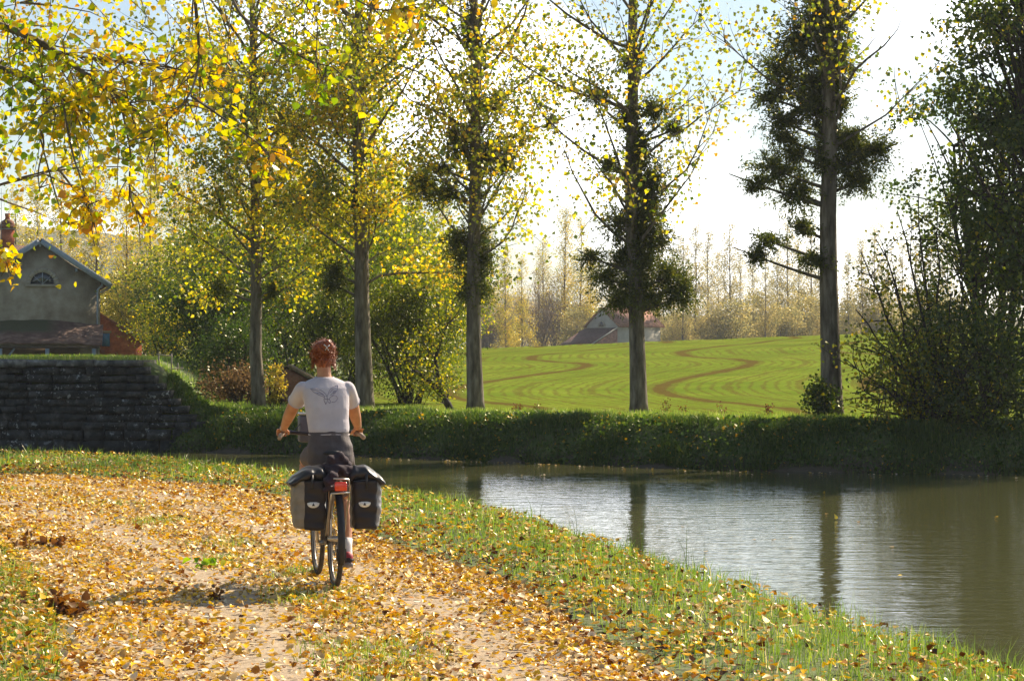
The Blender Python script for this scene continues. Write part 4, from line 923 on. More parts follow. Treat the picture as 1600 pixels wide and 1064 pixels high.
# ------------------------------------------------------------------ lock house and outbuildings
plaster = pmat('grey_rubble_render', [(.3, (.23, .19, .14)), (.5, (.35, .30, .22)), (.7, (.46, .41, .32))], 1.6, .95, .7, 14, dist=.03)
tile = brickmat('brown_roof_tile', (.10, .055, .04), (.16, .09, .06), (.04, .025, .02), 4, .5, .5, .06, rot=False)
tileR = brickmat('red_roof_tile', (.36, .15, .09), (.46, .22, .13), (.2, .09, .06), 3, .5, .5, .05, rot=False)
darktile = brickmat('dark_red_tile', (.13, .05, .04), (.18, .075, .055), (.06, .03, .03), 3, .5, .5, .05, rot=False)
brick = brickmat('red_brick', (.55, .11, .035), (.68, .19, .06), (.34, .24, .17), 4.5, .5, .25, .02)
brickd = brickmat('weathered_brick', (.34, .14, .08), (.42, .20, .12), (.28, .22, .17), 5, .5, .25, .02)
bluewood = pmat('blue_grey_paint', [(.3, (.22, .27, .32)), (.7, (.32, .38, .44))], 6, .6, .2)
stonetrim = pmat('stone_trim', [(.3, (.30, .27, .22)), (.7, (.42, .38, .31))], 4, .9, .3)
glass = pmat('dark_window_glass', [(.3, (.03, .04, .05)), (.7, (.05, .06, .07))], 2, .08, 0, spec=.8)
zinc = pmat('zinc_pipe', [(.3, (.25, .29, .33)), (.7, (.36, .40, .44))], 5, .5, .1, metallic=.4)
dh = 110.0
def hx(px): return (px - 800) * dh / FPX
def hz(py): return CAMZ - (py - HY) * dh / FPX
g0 = 1.0
hc = (hx(62), dh, g0); house = empty('lock_house', hc, math.radians(13)); tag(house, 'grey rendered stone house with blue-grey gable boards and half-round window above the quay wall', 'house')
rel = lambda px, py, dy=0: (hx(px) - hc[0], dy, hz(py) - hc[2])
ap = rel(62, 377); re_ = rel(155, 441); le = (-re_[0], 0, re_[2]); bot = -.2
mb = MB(); mb.poly([(le[0], 0, bot), (re_[0], 0, bot), (re_[0], 0, re_[2]), (ap[0], 0, ap[2]), (le[0], 0, le[2])], (0, 7.0, 0)); 
mb.box(-14, le[0] - .003, 1.2, 7.2, bot, 4.4)
mb.poly([(-14, 1.2, 4.4), (-14, 7.2, 4.4), (-14, 4.2, 6.1)], (10.5, 0, 0))
mb.build('wall', plaster, house)
def slab(mb, a, b, y0, y1, th=.12):
    a = np.array(a, float); b = np.array(b, float); d = unit(b - a); nrm = np.array([-d[2], 0, d[0]]); nrm = nrm if nrm[2] > 0 else -nrm
    p = [a, b, b + nrm * th, a + nrm * th]; mb.poly([(q[0], y0, q[2]) for q in p], (0, y1 - y0, 0))
over = rel(168, 446); mb = MB(); slab(mb, (0, 0, ap[2] + .02), (over[0], 0, over[2] + .0), -.42, 7.3); slab(mb, (0, 0, ap[2] + .02), (-over[0], 0, over[2]), -.42, 7.3)
mb.poly([(-14.2, .75, 4.12), (-14.2, 4.2, 6.18), (-14.2, 4.2, 6.34), (-14.2, .70, 4.26)], (14.2, 0, 0))
mb.poly([(-14.2, 4.2, 6.18), (-14.2, 7.6, 4.12), (-14.2, 7.65, 4.26), (-14.2, 4.2, 6.34)], (14.2, 0, 0))
rf = mb.build('roof', tile, house)
mb = MB(); slab(mb, (-.02, 0, ap[2] - .12), (over[0] + .04, 0, over[2] - .14), -.50, -.44, .26); slab(mb, (.02, 0, ap[2] - .12), (-over[0] - .04, 0, over[2] - .14), -.503, -.447, .26); mb.build('gable_board', bluewood, rf)
for px_ in (15, 62, 118): 
    mb = MB(); q = abs(px_ - 62) / 93; zz = ap[2] - (ap[2] - re_[2]) * q; mb.box(hx(px_) - hc[0] - .05, hx(px_) - hc[0] + .05, -.43, .02, zz - .28, zz - .12); mb.build('bracket', bluewood, rf)
# chimney with cap and pot
mb = MB(); cxp = hx(14) - hc[0]; ch = MB(); ch.box(cxp - .33, cxp + .33, 3.8, 4.6, 5.9, hz(352) - hc[2]); chim = ch.build('chimney', brick, rf)
mb = MB(); z = hz(352) - hc[2]; mb.box(cxp - .36, cxp + .36, 3.77, 4.63, z + .001, z + .05); mb.build('band', stonetrim, rf)
mb = MB(); mb.box(cxp - .37, cxp + .37, 3.76, 4.64, z + .052, z + .22); mb.lathe([(.35, z + .222), (.30, z + .42), (.16, z + .50), (.14, z + .52), (.01, z + .52), (.01, z + .222)], (cxp, 4.2, 0), 12, 'z'); mb.build('chimney_cap', brickd, rf)
mb = MB(); mb.tube([(cxp, 4.2, z + .5), (cxp, 4.2, z + .62), (cxp, 4.2, z + .80)], [.13, .11, .14], 12); mb.build('chimney_pot', brick, rf)
mb = MB(); mb.tube([(cxp - .3, 3.7, z - .8), (cxp - .3, 3.7, z + 2.0)], .015, 5); mb.tube([(cxp - .5, 3.7, z + 1.75), (cxp - .05, 3.7, z + 1.75)], .01, 4); mb.build('aerial', zinc, rf)
# half-round window
wx, wz = hx(66) - hc[0], hz(444) - hc[2]; R_ = .57
def arc(r, n=14, y=0): return [(wx + r * math.cos(t), y, wz + r * math.sin(t)) for t in np.linspace(0, math.pi, n)]
mb = MB()
ao, ai = arc(.78), arc(.56)
for a in range(13): mb.poly([ao[a], ao[a + 1], ai[a + 1], ai[a]], (0, -.06, 0))
mb.box(wx - .8, wx + .8, -.08, 0, wz - .13, wz - .001); win = mb.build('window', stonetrim, house)
mb = MB(); mb.poly(arc(.555), (0, -.012, 0)); mb.build('pane', glass, win)
mb = MB(); mb.box(wx - .02, wx + .02, -.035, -.013, wz, wz + .55)
for s in (-1, 1): mb.tube([(wx, -.025, wz), (wx + s * .4, -.025, wz + .39)], .018, 4)
mb.build('window_bars', bluewood, win)
mb = MB(); px_ = hx(151) - hc[0]; mb.tube([(px_ + .22, -.1, re_[2] + .02), (px_ + .2, -.12, re_[2] - .15), (px_, -.08, re_[2] - .35), (px_, -.08, bot)], .055, 8); mb.build('drainpipe', zinc, house)
mb = MB(); mb.tube([(over[0] + .03, -.45, over[2] - .1), (over[0] + .03, 7.3, over[2] - .1)], .07, 8); mb.build('gutter', zinc, house)
# open lean-to shed in front of the gable
ln = MB(); zt, zb = hz(503) - hc[2], hz(541) - hc[2]
xs_ = np.linspace(hx(-40) - hc[0], hx(160) - hc[0], 40)
sag = .05 * lumps(xs_ * 3, xs_, 1.5, 4)
top_ = np.stack([xs_, np.full(40, -.02), zt + .10 - .22 * sst(.2, 3.0, xs_) + sag * .4], 1); bt_ = np.stack([xs_, np.full(40, -3.3), zb + sag - .10 * sst(1.5, 3, xs_) + .14], 1)
midr = (top_ + bt_) / 2 + np.array([0, 0, -.05]); th = np.array([0, 0, -.06])
Vv = np.vstack([top_, midr, bt_, top_ + th, midr + th, bt_ + th]); i = np.arange(39)
Fq = np.vstack([np.stack([i + o, i + 1 + o, i + 41 + o, i + 40 + o], 1) for o in (0, 40)] + [np.stack([i + 120, i + 160, i + 161, i + 121], 1), np.stack([i + 160, i + 200, i + 201, i + 161], 1), np.stack([i + 80, i + 81, i + 201, i + 200], 1)])
lt_ = tag(empty('lean_to', (hc[0], dh, g0), math.radians(9)), 'open timber lean-to with sagging rusty roof against the front of the grey house', 'shed')
rm, n, out = node_mat('rusty_mossy_roofing'); b = n.nodes.new('ShaderNodeBsdfPrincipled'); b.inputs['Roughness'].default_value = .85
t = noise(n, 2.5, 7); r = ramp(n, [(.3, (.06, .032, .022)), (.5, (.13, .068, .045)), (.7, (.24, .16, .11))]); n.links.new(t.outputs['Fac'], r.inputs['Fac'])
sx = n.nodes.new('ShaderNodeSeparateXYZ'); c_ = n.nodes.new('ShaderNodeTexCoord'); n.links.new(c_.outputs['Object'], sx.inputs[0])
mo = n.nodes.new('ShaderNodeMapRange'); mo.inputs[1].default_value = -1.5; mo.inputs[2].default_value = -.9; n.links.new(math_(n, 'ADD', sx.outputs[1], math_(n, 'MULTIPLY', t.outputs['Fac'], .9)), mo.inputs[0])
mo2 = n.nodes.new('ShaderNodeMapRange'); mo2.inputs[1].default_value = 1.0; mo2.inputs[2].default_value = 0.3; n.links.new(sx.outputs[0], mo2.inputs[0])
n.links.new(mixc(n, math_(n, 'MULTIPLY', mo.outputs[0], mo2.outputs[0]), r.outputs[0], (.05, .06, .02)), b.inputs['Base Color'])
bp = n.nodes.new('ShaderNodeBump'); bp.inputs['Distance'].default_value = .05; n.links.new(t.outputs['Fac'], bp.inputs['Height']); n.links.new(bp.outputs[0], b.inputs['Normal']); n.links.new(b.outputs[0], out.inputs['Surface'])
link('roof', mesh_np(Vv, [Fq], None, 'lean_roof'), rm, lt_)
ochre = pmat('ochre_boarding', [(.3, (.13, .08, .035)), (.7, (.22, .14, .06))], 3, .9, .3)
mb = MB(); mb.box(hx(-40) - hc[0], hx(126) - hc[0], -2.2, -2.1, 0, zb - .05); mb.build('back_boards', ochre, lt_)
for px_ in (8, 78, 148):
    mb = MB(); x_ = hx(px_) - hc[0]; mb.box(x_ - .09, x_ + .09, -3.2, -3.0, 0, zb - .04); 
    if px_ == 8: mb.tube([(x_ + .05, -3.1, zb - .9), (x_ + .65, -3.1, zb - .12)], .05, 4)
    mb.build('post', bluewood, lt_)
mb = MB(); mb.box(hx(-40) - hc[0], hx(156) - hc[0], -3.22, -3.06, zb - .12, zb - .02); mb.build('beam', pmat('old_beam', [(.06, .045, .03)], 5), lt_)

# red brick outbuilding
do = 114.0; ob = empty('brick_outbuilding', at_px(185, do), math.radians(12)); tag(ob, 'small red brick outbuilding with blue shutter at the right of the grey house', 'shed')
def O(px, py): return ((px - 185) * do / FPX, 0, CAMZ - (py - HY) * do / FPX - ob.location.z)
a, b1, c1, d1 = O(140, 484), O(221, 531), O(221, 600), O(140, 600)
mb = MB(); mb.poly([d1, c1, b1, O(160, 495), a], (0, 3.0, 0)); mb.build('wall', brick, ob)
mb = MB(); s0, s1 = np.array(O(138, 481)), np.array(O(226, 535)); slab(mb, s0, s1, -.18, 3.2, .10); mb.build('roof', tileR, ob)
mb = MB(); p0, p1 = O(160, 521), O(170, 541); mb.box(p0[0], p1[0] + .05, -.05, -.002, p1[2], p0[2]); mb.build('shutter', pmat('bright_blue_paint', [(.06, .22, .55)], 5, .6, .1), ob)
mb = MB(); p0, p1 = O(159, 517), O(174, 520.5); mb.box(p0[0] - .03, p1[0], -.06, -.003, p1[2], p0[2]); mb.build('lintel', stonetrim, ob)

# small brick shed near the leftmost poplar
ds_ = 63.0; sh = empty('brick_shed', at_px(452, ds_)); tag(sh, 'tiny brick shed with mossy slanting roof and dark doorway, partly behind the rider\'s left shoulder', 'shed')
def Q_(px, py): return ((px - 452) * ds_ / FPX, 0, CAMZ - (py - HY) * ds_ / FPX - sh.location.z)
mb = MB(); mb.poly([Q_(442, 650), Q_(490, 650), Q_(490, 598), Q_(452, 577), Q_(442, 577)], (0, 1.1, 0)); mb.box(Q_(429, 0)[0], Q_(433, 0)[0], 0.0, 1.1, 0, Q_(0, 584)[2]); mb.box(Q_(433, 0)[0] + .001, Q_(442, 0)[0] - .001, .02, 1.05, Q_(0, 598)[2], Q_(0, 583)[2]); mb.build('wall', brickd, sh)
mb = MB(); mb.box(Q_(433, 0)[0] + .002, Q_(442, 0)[0] - .002, .05, .09, 0, Q_(0, 598)[2]); mb.build('door', pmat('black_boards', [(.015, .012, .01)], 5), sh)
mossy = pmat('mossy_tile', [(.3, (.10, .09, .06)), (.5, (.20, .15, .10)), (.7, (.24, .22, .12))], 8, .95, .6)
mb = MB(); slab(mb, Q_(450, 574), Q_(496, 599), -.1, 1.2, .07); mb.poly([Q_(426, 582), Q_(452, 573), Q_(452, 570), Q_(426, 578)], (0, 1.2, 0)); mb.build('roof', mossy, sh)

# barn beyond the field
db = 250.0; bp0 = at_px(965, db); barn = empty('barn', (bp0[0], bp0[1], 1.0), math.radians(-38)); tag(barn, 'distant pale stone barn with red tiled roof beyond the crest of the green field', 'barn')
# local frame: corner nearest the viewer at origin; long wall along +X, gable along -Y rotated
def bz(py): return CAMZ - (py - HY) * db / FPX - 1.0
ez, az_ = bz(508), bz(482); Wg, Lg = 5.2, 6.2
# axes: u along long wall (to the right, away), v along gable (to the left, away)
barn.rotation_euler = (0, 0, math.radians(38))
mb = MB()
def gabled(mb, x0, x1, y0, y1, zb_, ze, za): mb.poly([(x0, y0, zb_), (x0, y1, zb_), (x0, y1, ze), (x0, (y0 + y1) / 2, za), (x0, y0, ze)], (x1 - x0, 0, 0))
gabled(mb, 0, Lg, 0, Wg, -1, ez, az_); pale = pmat('pale_barn_render', [(.3, (.34, .31, .26)), (.7, (.48, .45, .38))], 1, .95, .4, 6); mb.build('wall', pale, barn)
def slabx(mb, y0, z0, y1, z1, x0, x1, th=.16):
    a = np.array([0, y0, z0]); b2 = np.array([0, y1, z1]); d = unit(b2 - a); nr = np.array([0, -d[2], d[1]]); nr = nr if nr[2] > 0 else -nr
    mb.poly([(x0, *(q[1:])) for q in (a, b2, b2 + nr * th, a + nr * th)], (x1 - x0, 0, 0))
mb = MB(); sl = (az_ - ez) / (Wg / 2); slabx(mb, Wg / 2, az_ + .02, -.35, ez - sl * .35 + .02, -.15, Lg + .3); slabx(mb, Wg / 2, az_ + .02, Wg + .35, ez - sl * .35 + .02, -.15, Lg + .3); mb.build('roof', tileR, barn)
mb = MB(); A_ = [(-.10, Wg / 2 + .62 * math.cos(t), bz(511) + .1 + .75 * math.sin(t)) for t in np.linspace(0, math.pi, 12)]; mb.poly(A_, (.08, 0, 0)); wn = mb.build('window', stonetrim, barn)
mb = MB(); A_ = [(-.13, Wg / 2 + .38 * math.cos(t), bz(511) + .1 + .5 * math.sin(t)) for t in np.linspace(0, math.pi, 12)]; mb.poly(A_, (.028, 0, 0)); mb.build('pane', glass, wn)
mb = MB(); lw = 4.2; lh = bz(512); l0 = bz(542)
mb.poly([(-.12, -.1, lh), (-lw, -.1, l0), (-lw, -.1, l0 - .14), (-.12, -.1, lh - .14)], (0, Wg + .3, 0)); mb.build('lean_to_roof', darktile, barn)
mb = MB(); mb.poly([(-.01, 0, -1), (-lw + .2, 0, -1), (-lw + .2, 0, l0 - .1), (-.01, 0, lh - .16)], (0, Wg, 0)); mb.build('lean_to_wall', brickd, barn)
mb = MB(); mb.tube([(-lw - .05, -.13, l0 + .02), (-.1, -.13, lh + .03)], .09, 5); mb.build('verge_trim', stonetrim, barn)

# little timber rail at the top of the steps
wd = pmat('grey_timber', [(.3, (.25, .21, .17)), (.7, (.42, .37, .30))], 8, .9, .3)
rl = empty('timber_rail', at_px(262, 72)); tag(rl, 'low grey timber rail beside the bushes above the stone steps', 'fence')
for x_ in (-.28, .12, .32):
    mb = MB(); mb.box(x_ - .02, x_ + .02, -.02, .02, 0, .55 if x_ < .3 else .25); mb.build('post', wd, rl)
mb = MB(); mb.tube([(-.34, -.03, .52), (.16, -.03, .46)], .018, 5); mb.build('rail', wd, rl)
mb = MB(); mb.tube([(-.4, -.03, .02), (.5, -.06, .09)], .02, 5); mb.build('rail', wd, rl)

# ------------------------------------------------------------------ bicycle, bags and rider
BX, BY, BR = -1.234, 16.1, math.radians(11.5)
bz0 = float(H(np.array([BX]), np.array([BY]))[0]) + .012
black = pmat('black_rubber', [(.3, (.03, .028, .026)), (.7, (.08, .072, .06))], 20, .85, .3, 200, dist=.002)
def plain(name, c, rough=.4, metal=0.0): return pmat(name, [(.3, tuple(v * .9 for v in c)), (.7, tuple(min(1, v * 1.08) for v in c))], 30, rough, 0, metallic=metal)
alu = plain('brushed_aluminium', (.62, .58, .52), .3, .9); steel = plain('spoke_steel', (.22, .21, .2), .35, .8); darkm = plain('dark_frame_paint', (.03, .032, .04), .35, .2); copper = plain('warm_metal_stay', (.62, .42, .28), .35, .7)
blackp = plain('black_plastic', (.025, .025, .028), .5)
bike = empty('touring_bicycle', (BX, BY, bz0), BR); tag(bike, 'dark touring bicycle with rear rack and mudguard ridden along the leafy path', 'bicycle')
WR = .345; BB = np.array([0, .44, .285]); HT = np.array([0, .875, .90]); HB = np.array([0, .915, .74]); FA = np.array([0, 1.05, WR]); ST = np.array([0, .26, .80])
def wheel(y, nm, xs=1):
    w = empty(nm, (0, y, WR)); w.parent = bike
    mb = MB(); mb.lathe([(WR - .018 + .0185 * math.cos(t), .0185 * math.sin(t)) for t in np.linspace(0, 6.283, 10, endpoint=False)], n=56); mb.build('tyre', black, w, True)
    mb = MB(); mb.lathe([(WR - .036, -.012), (WR - .058, -.009), (WR - .062, 0), (WR - .058, .009), (WR - .036, .012), (WR - .030, 0)], n=56); mb.build('rim', plain('worn_rim', (.20, .18, .16), .35, .8), w, True)
    mb = MB()
    for k in range(28):
        t = k / 28 * 6.283; s = .028 if k % 2 else -.028; t2 = t + (.35 if k % 4 < 2 else -.35)
        mb.tube([(s, .02 * math.cos(t2), .02 * math.sin(t2)), (0, (WR - .06) * math.cos(t), (WR - .06) * math.sin(t))], .0013, 3, False)
    mb.build('spokes', steel, w); mb = MB(); mb.tube([(-.055, 0, 0), (-.03, 0, 0), (.03, 0, 0), (.055, 0, 0)], [.012, .022, .022, .012], 10); mb.build('hub', alu, w, True)
    return w
wheel(0.0, 'rear_wheel'); wheel(1.05, 'front_wheel')
mb = MB()
T = lambda a, b, r, n=8: mb.tube([a, b], r, n)
T(BB, ST, .016); T(HT, HB, .019); T(ST - [0, 0, .03], HT - [0, 0, .03], .014); T(BB, HB + [0, 0, .03], .018)
for s in (-1, 1):
    T((s * .025, BB[1] - .03, BB[2]), (s * .065, 0, WR), .010); T((s * .018, ST[1] + .01, ST[2] - .06), (s * .065, 0, WR), .008)
    mb.tube([HB + [s * .03, .0, -.03], HB + [s * .05, .03, -.12], (s * .052, FA[1] - .02, FA[2] + .1), (s * .05, FA[1], FA[2])], [.014, .013, .009, .008], 8)
mb.build('frame', darkm, bike, True)
for (yc, a0, a1, nm) in ((0, math.radians(35), math.radians(205), 'rear'), (1.05, math.radians(20), math.radians(150), 'front')):
    mb = MB(); ts = np.linspace(a0, a1, 26); rr = WR + .016
    rings = [[(x, yc + (rr + z) * math.cos(t), WR + (rr + z) * math.sin(t)) for x, z in ((-.026, -.010), (-.02, .003), (0, .009), (.02, .003), (.026, -.010), (.02, -.002), (0, .004), (-.02, -.002))] for t in ts]
    mb.loft(rings); mb.build('mudguard', blackp, bike, True)
mb = MB(); mb.box(-.035, .035, -.335, -.325, .22, .30); mb.build('mud_flap', blackp, bike, bevel=.003)
# rack: hooped stays and deck
mb = MB(); mb.tube([(-.062, .005, WR + .02), (-.066, -.20, .60), (-.062, -.285, .675)], .0065, 8); mb.tube([(.062, .005, WR + .02), (.066, -.20, .62), (.064, -.29, .72), (.055, -.30, .772), (-.05, -.30, .778)], .0065, 8); mb.build('rack_stay', alu, bike, True)
mb = MB(); mb.tube([(-.05, .02, WR + .02), (-.05, -.06, .72)], .005, 8); mb.tube([(.05, .02, WR + .02), (.05, -.06, .72)], .005, 8); mb.build('rack_stay', copper, bike, True)
mb = MB(); mb.tube([(-.062, -.30, .675), (.064, -.30, .682)], .007, 8)
for x_ in (-.06, 0, .06): mb.tube([(x_, -.29, .725), (x_, .2, .735)], .005, 6)
mb.build('rack_deck', alu, bike, True)
lamp = pmat('red_reflector', [(.3, (.85, .03, .01)), (.7, (.95, .08, .02))], 60, .15, .2, 400, spec=.9, dist=.001)
mb = MB(); mb.box(-.045, .038, -.345, -.305, .695, .755); lmp = mb.build('rear_light', lamp, bike, True, bevel=.008)
mb = MB(); mb.tube([(0, .26, .80), (0, .235, .90)], .0135, 8); mb.build('seat_post', alu, bike, True)
mb = MB(); mb.loft([[(hw * math.cos(t), y, .925 + zz + .018 * math.sin(t)) for t in np.linspace(0, 6.283, 12, endpoint=False)] for y, hw, zz in ((.09, .03, .01), (.12, .07, .012), (.18, .078, .006), (.25, .05, 0), (.33, .026, 0), (.37, .015, -.004))]); mb.build('saddle', blackp, bike, True)
mb = MB(); mb.tube([HT, HT + [0, -.02, .10], (0, .925, 1.035)], .014, 8); mb.build('stem', alu, bike, True)
mb = MB(); hb = [(-.30, .86, 1.035), (-.27, .93, 1.052), (-.22, .965, 1.06), (-.14, .955, 1.05), (0, .93, 1.037), (.14, .955, 1.05), (.22, .965, 1.06), (.27, .93, 1.052), (.30, .86, 1.04)]; mb.tube(hb, .0135, 8)
mb.build('handlebar', darkm, bike, True)
for s in (-1, 1):
    mb = MB(); mb.tube([(s * .31, .80, 1.02), (s * .295, .86, 1.04), (s * .272, .925, 1.054)], .0165, 8); mb.build('grip', plain('tan_grip', (.42, .33, .24), .7), bike, True)
    mb = MB(); mb.tube([(s * .2, .96, 1.06), (s * .225, 1.0, 1.045), (s * .30, .99, 1.03)], .006, 6); mb.build('brake_lever', alu, bike, True)
mb = MB(); mb.tube([(-.19, .955, 1.06), (-.13, 1.05, 1.12), (-.05, 1.10, 1.02), (0, .98, .8)], .004, 5); mb.tube([(.19, .955, 1.06), (.13, 1.04, 1.12), (.05, 1.08, 1.02), (0, .98, .8)], .004, 5); mb.build('brake_cable', blackp, bike, True)
mb = MB(); mb.lathe([(.095, .0), (.10, .002), (.095, .004), (.07, .004), (.07, 0)], (.045, BB[1], BB[2]), 40); mb.tube([(-.06, BB[1], BB[2]), (.07, BB[1], BB[2])], .018, 10); mb.build('chainring', steel, bike, True)
for s, dz in ((1, -1), (-1, 1)):
    mb = MB(); pd = np.array([s * .085, BB[1] - .02 * dz, BB[2] + .168 * dz]); mb.tube([(s * .072, BB[1], BB[2]), pd], [.013, .010], 8); mb.build('crank', alu, bike, True)
    mb = MB(); mb.box(pd[0] + s * .01 - (.0 if s > 0 else .085), pd[0] + s * .01 + (.085 if s > 0 else 0), pd[1] - .045, pd[1] + .045, pd[2] - .012, pd[2] + .010); mb.build('pedal', blackp, bike, bevel=.003)
mb = MB(); mb.tube([(.048, BB[1], BB[2] + .097), (.048, 0, WR + .035)], .003, 5); mb.tube([(.048, BB[1], BB[2] - .097), (.048, .0, WR - .09), (.048, -.01, WR - .03)], .003, 5); mb.build('chain', steel, bike)
mb = MB(); mb.box(.04, .052, -.02, .02, WR - .12, WR - .03); mb.build('derailleur', blackp, bike, bevel=.003)

def bridge(parts, voxel, smooth=6, fac=.5, name='mesh', disp=None):
    """fuse closed lofts into one continuous skin by voxel remeshing"""
    tmp = bpy.data.objects.new('tmp', parts.mesh('tmp')); COL.objects.link(tmp)
    r = tmp.modifiers.new('r', 'REMESH'); r.mode = 'VOXEL'; r.voxel_size = voxel
    s = tmp.modifiers.new('s', 'SMOOTH'); s.iterations = smooth; s.factor = fac
    dg = bpy.context.evaluated_depsgraph_get(); me = bpy.data.meshes.new_from_object(tmp.evaluated_get(dg)); me.name = name
    d = tmp.data; bpy.data.objects.remove(tmp); bpy.data.meshes.remove(d)
    n_ = len(me.vertices); co = np.empty(n_ * 3, np.float32); me.vertices.foreach_get('co', co)
    if disp:
        co = co.reshape(-1, 3); nr = np.empty(n_ * 3, np.float32); me.vertices.foreach_get('normal', nr); nr = nr.reshape(-1, 3)
        co = co + nr * disp(co)[:, None]; me.vertices.foreach_set('co', co.astype(np.float32).ravel()); me.update()
    return me
def ell(c, rx, ry, tilt=0.0, n=28, pw=1.0):
    t = np.linspace(0, 2 * np.pi, n, endpoint=False); x = np.sign(np.cos(t)) * np.abs(np.cos(t)) ** pw * rx; y = np.sign(np.sin(t)) * np.abs(np.sin(t)) ** pw * ry
    return np.stack([c[0] + x, c[1] + y * math.cos(tilt), c[2] + y * math.sin(tilt)], 1)
def limbt(mb, pts, rad, n=16):
    pts = np.array(pts, float); k = 26; u = np.linspace(0, len(pts) - 1, k); sp = np.stack([np.interp(u, range(len(pts)), pts[:, c]) for c in range(3)], 1); rr = np.interp(u, range(len(pts)), rad)
    for _ in range(2): sp[1:-1] = (sp[:-2] + 2 * sp[1:-1] + sp[2:]) / 4; rr[1:-1] = (rr[:-2] + 2 * rr[1:-1] + rr[2:]) / 4
    mb.tube(sp, rr, n); mb.sphere(sp[0], rr[0]); mb.sphere(sp[-1], rr[-1])

def pannier(name, xc, label, outer, w):
    """roll-top saddle bag: deep body with dark rear panel, lighter outer side, folded top and emblem"""
    s = np.sign(xc); e = empty(name, (BX, BY, bz0), BR); tag(e, label, 'bag', 'panniers on the rear rack')
    z0, z1 = .425, .745
    xi, xo = xc - s * w / 2, xc + s * w / 2
    def sect(z, f, fo): # outline in x-y, rounded
        a, c = (xi + s * .004, xo * 1.0 + s * fo); lo, hi = min(a, c), max(a, c)
        return ell(((lo + hi) / 2, -.05, z), (hi - lo) / 2, .155 * f, pw=.45, n=32)
    mb = MB(); mb.loft([sect(z0, .80, -.03), sect(z0 + .015, .92, -.008), sect(z0 + .08, .98, .0), sect(.58, 1.0, .008), sect(.68, .98, .006), sect(z1, .95, .0), sect(z1 + .012, .9, -.01)])
    fold_ = lambda co: .004 * np.sin(co[:, 2] * 42 + co[:, 0] * 30 + co[:, 1] * 11) * np.sin(co[:, 1] * 17 + 2) + .002 * np.sin(co[:, 2] * 95 + co[:, 1] * 40)
    link('body', bridge(mb, .006, 5, name='body', disp=fold_), outer, e, True)
    # dark rear panel wrapping the rear face
    pn = MB(); lo, hi = (xi + s * .0, xo - s * (.062 if s < 0 else .03)); lo, hi = min(lo, hi), max(lo, hi)
    pn.loft([ell(((lo + hi) / 2, -.150, z), (hi - lo) / 2 * f, .066, pw=.4, n=28) for z, f in ((z0 - .004, .90), (z0 + .02, .98), (.58, 1), (.70, 1.0), (z1 + .01, .98))])
    link('rear_panel', bridge(pn, .006, 4, name='rear_panel', disp=fold_), plain('black_bag_fabric', (.028, .022, .022), .55), e, True)
    # rolled top with pointed outer corner
    tp = MB(); tp.loft([ell((x, -.06, z), .012, .15 * f, 0, 20) + np.array([0, 0, 0]) for x, z, f in ()]) if False else None
    rings = []
    for q, (dx, zc, hz_, hy) in enumerate([(-.02, .775, .055, .10), (.02, .80, .06, .13), (w * .45, .805, .055, .15), (w * .75, .78, .05, .155), (w * .98, .75, .04, .15), (w * 1.10, .735, .018, .14), (w * 1.17, .74, .007, .12)]):
        x = xi + s * dx; t = np.linspace(0, 6.283, 22, endpoint=False); rings.append(np.stack([np.full(22, x), -.06 + hy * np.cos(t), zc + hz_ * np.sin(t)], 1))
    tp = MB(); tp.loft(rings)
    link('roll_top', bridge(tp, .005, 4, name='roll_top', disp=lambda co: .006 * np.sin(co[:, 0] * 60 + co[:, 1] * 22) * np.sin(co[:, 1] * 25)), plain('shiny_black_bag_fabric', (.035, .034, .036), .38), e, True)
    mb = MB(); 
    mb.tube([(xi + s * w * .45, -.21, .80), (xi + s * w * .45, -.222, .70)], .009, 6); mb.build('strap', blackp, e, True)
    # half-moon emblem with its small dark mark
    ex, ez_ = xi + s * (w * .42 if s < 0 else w * .38), .596; yy = -.2205
    A_ = [(ex + .042 * math.cos(t), yy, ez_ + .012 - .034 * abs(math.sin(t)) ** .8) for t in np.linspace(0, math.pi, 14)] + [(ex - .02, yy, ez_ + .018), (ex + .02, yy, ez_ + .018)]
    mb = MB(); mb.poly(A_, (0, -.003, 0)); em = mb.build('emblem', plain('reflective_white', (.85, .84, .80), .3), e)
    mb = MB(); mb.poly([(ex - .010, yy - .0035, ez_ - .008), (ex + .011, yy - .0035, ez_ - .008), (ex + .001, yy - .0035, ez_ + .013)], (0, -.0015, 0)); mb.build('emblem_mark', blackp, em)
    return e
tan_ = pmat('grey_beige_fabric', [(.3, (.20, .17, .13)), (.7, (.31, .27, .21))], 12, .6, .3, 40)
gry = pmat('silver_grey_fabric', [(.3, (.25, .25, .26)), (.7, (.36, .36, .37))], 12, .45, .3, 40)
pannier('pannier', -.197, 'left pannier with beige outer side, black rear panel and white half-moon emblem', tan_, .218)
pannier('pannier', .200, 'right pannier with silver-grey outer side and pointed black roll-top corner', gry, .20)

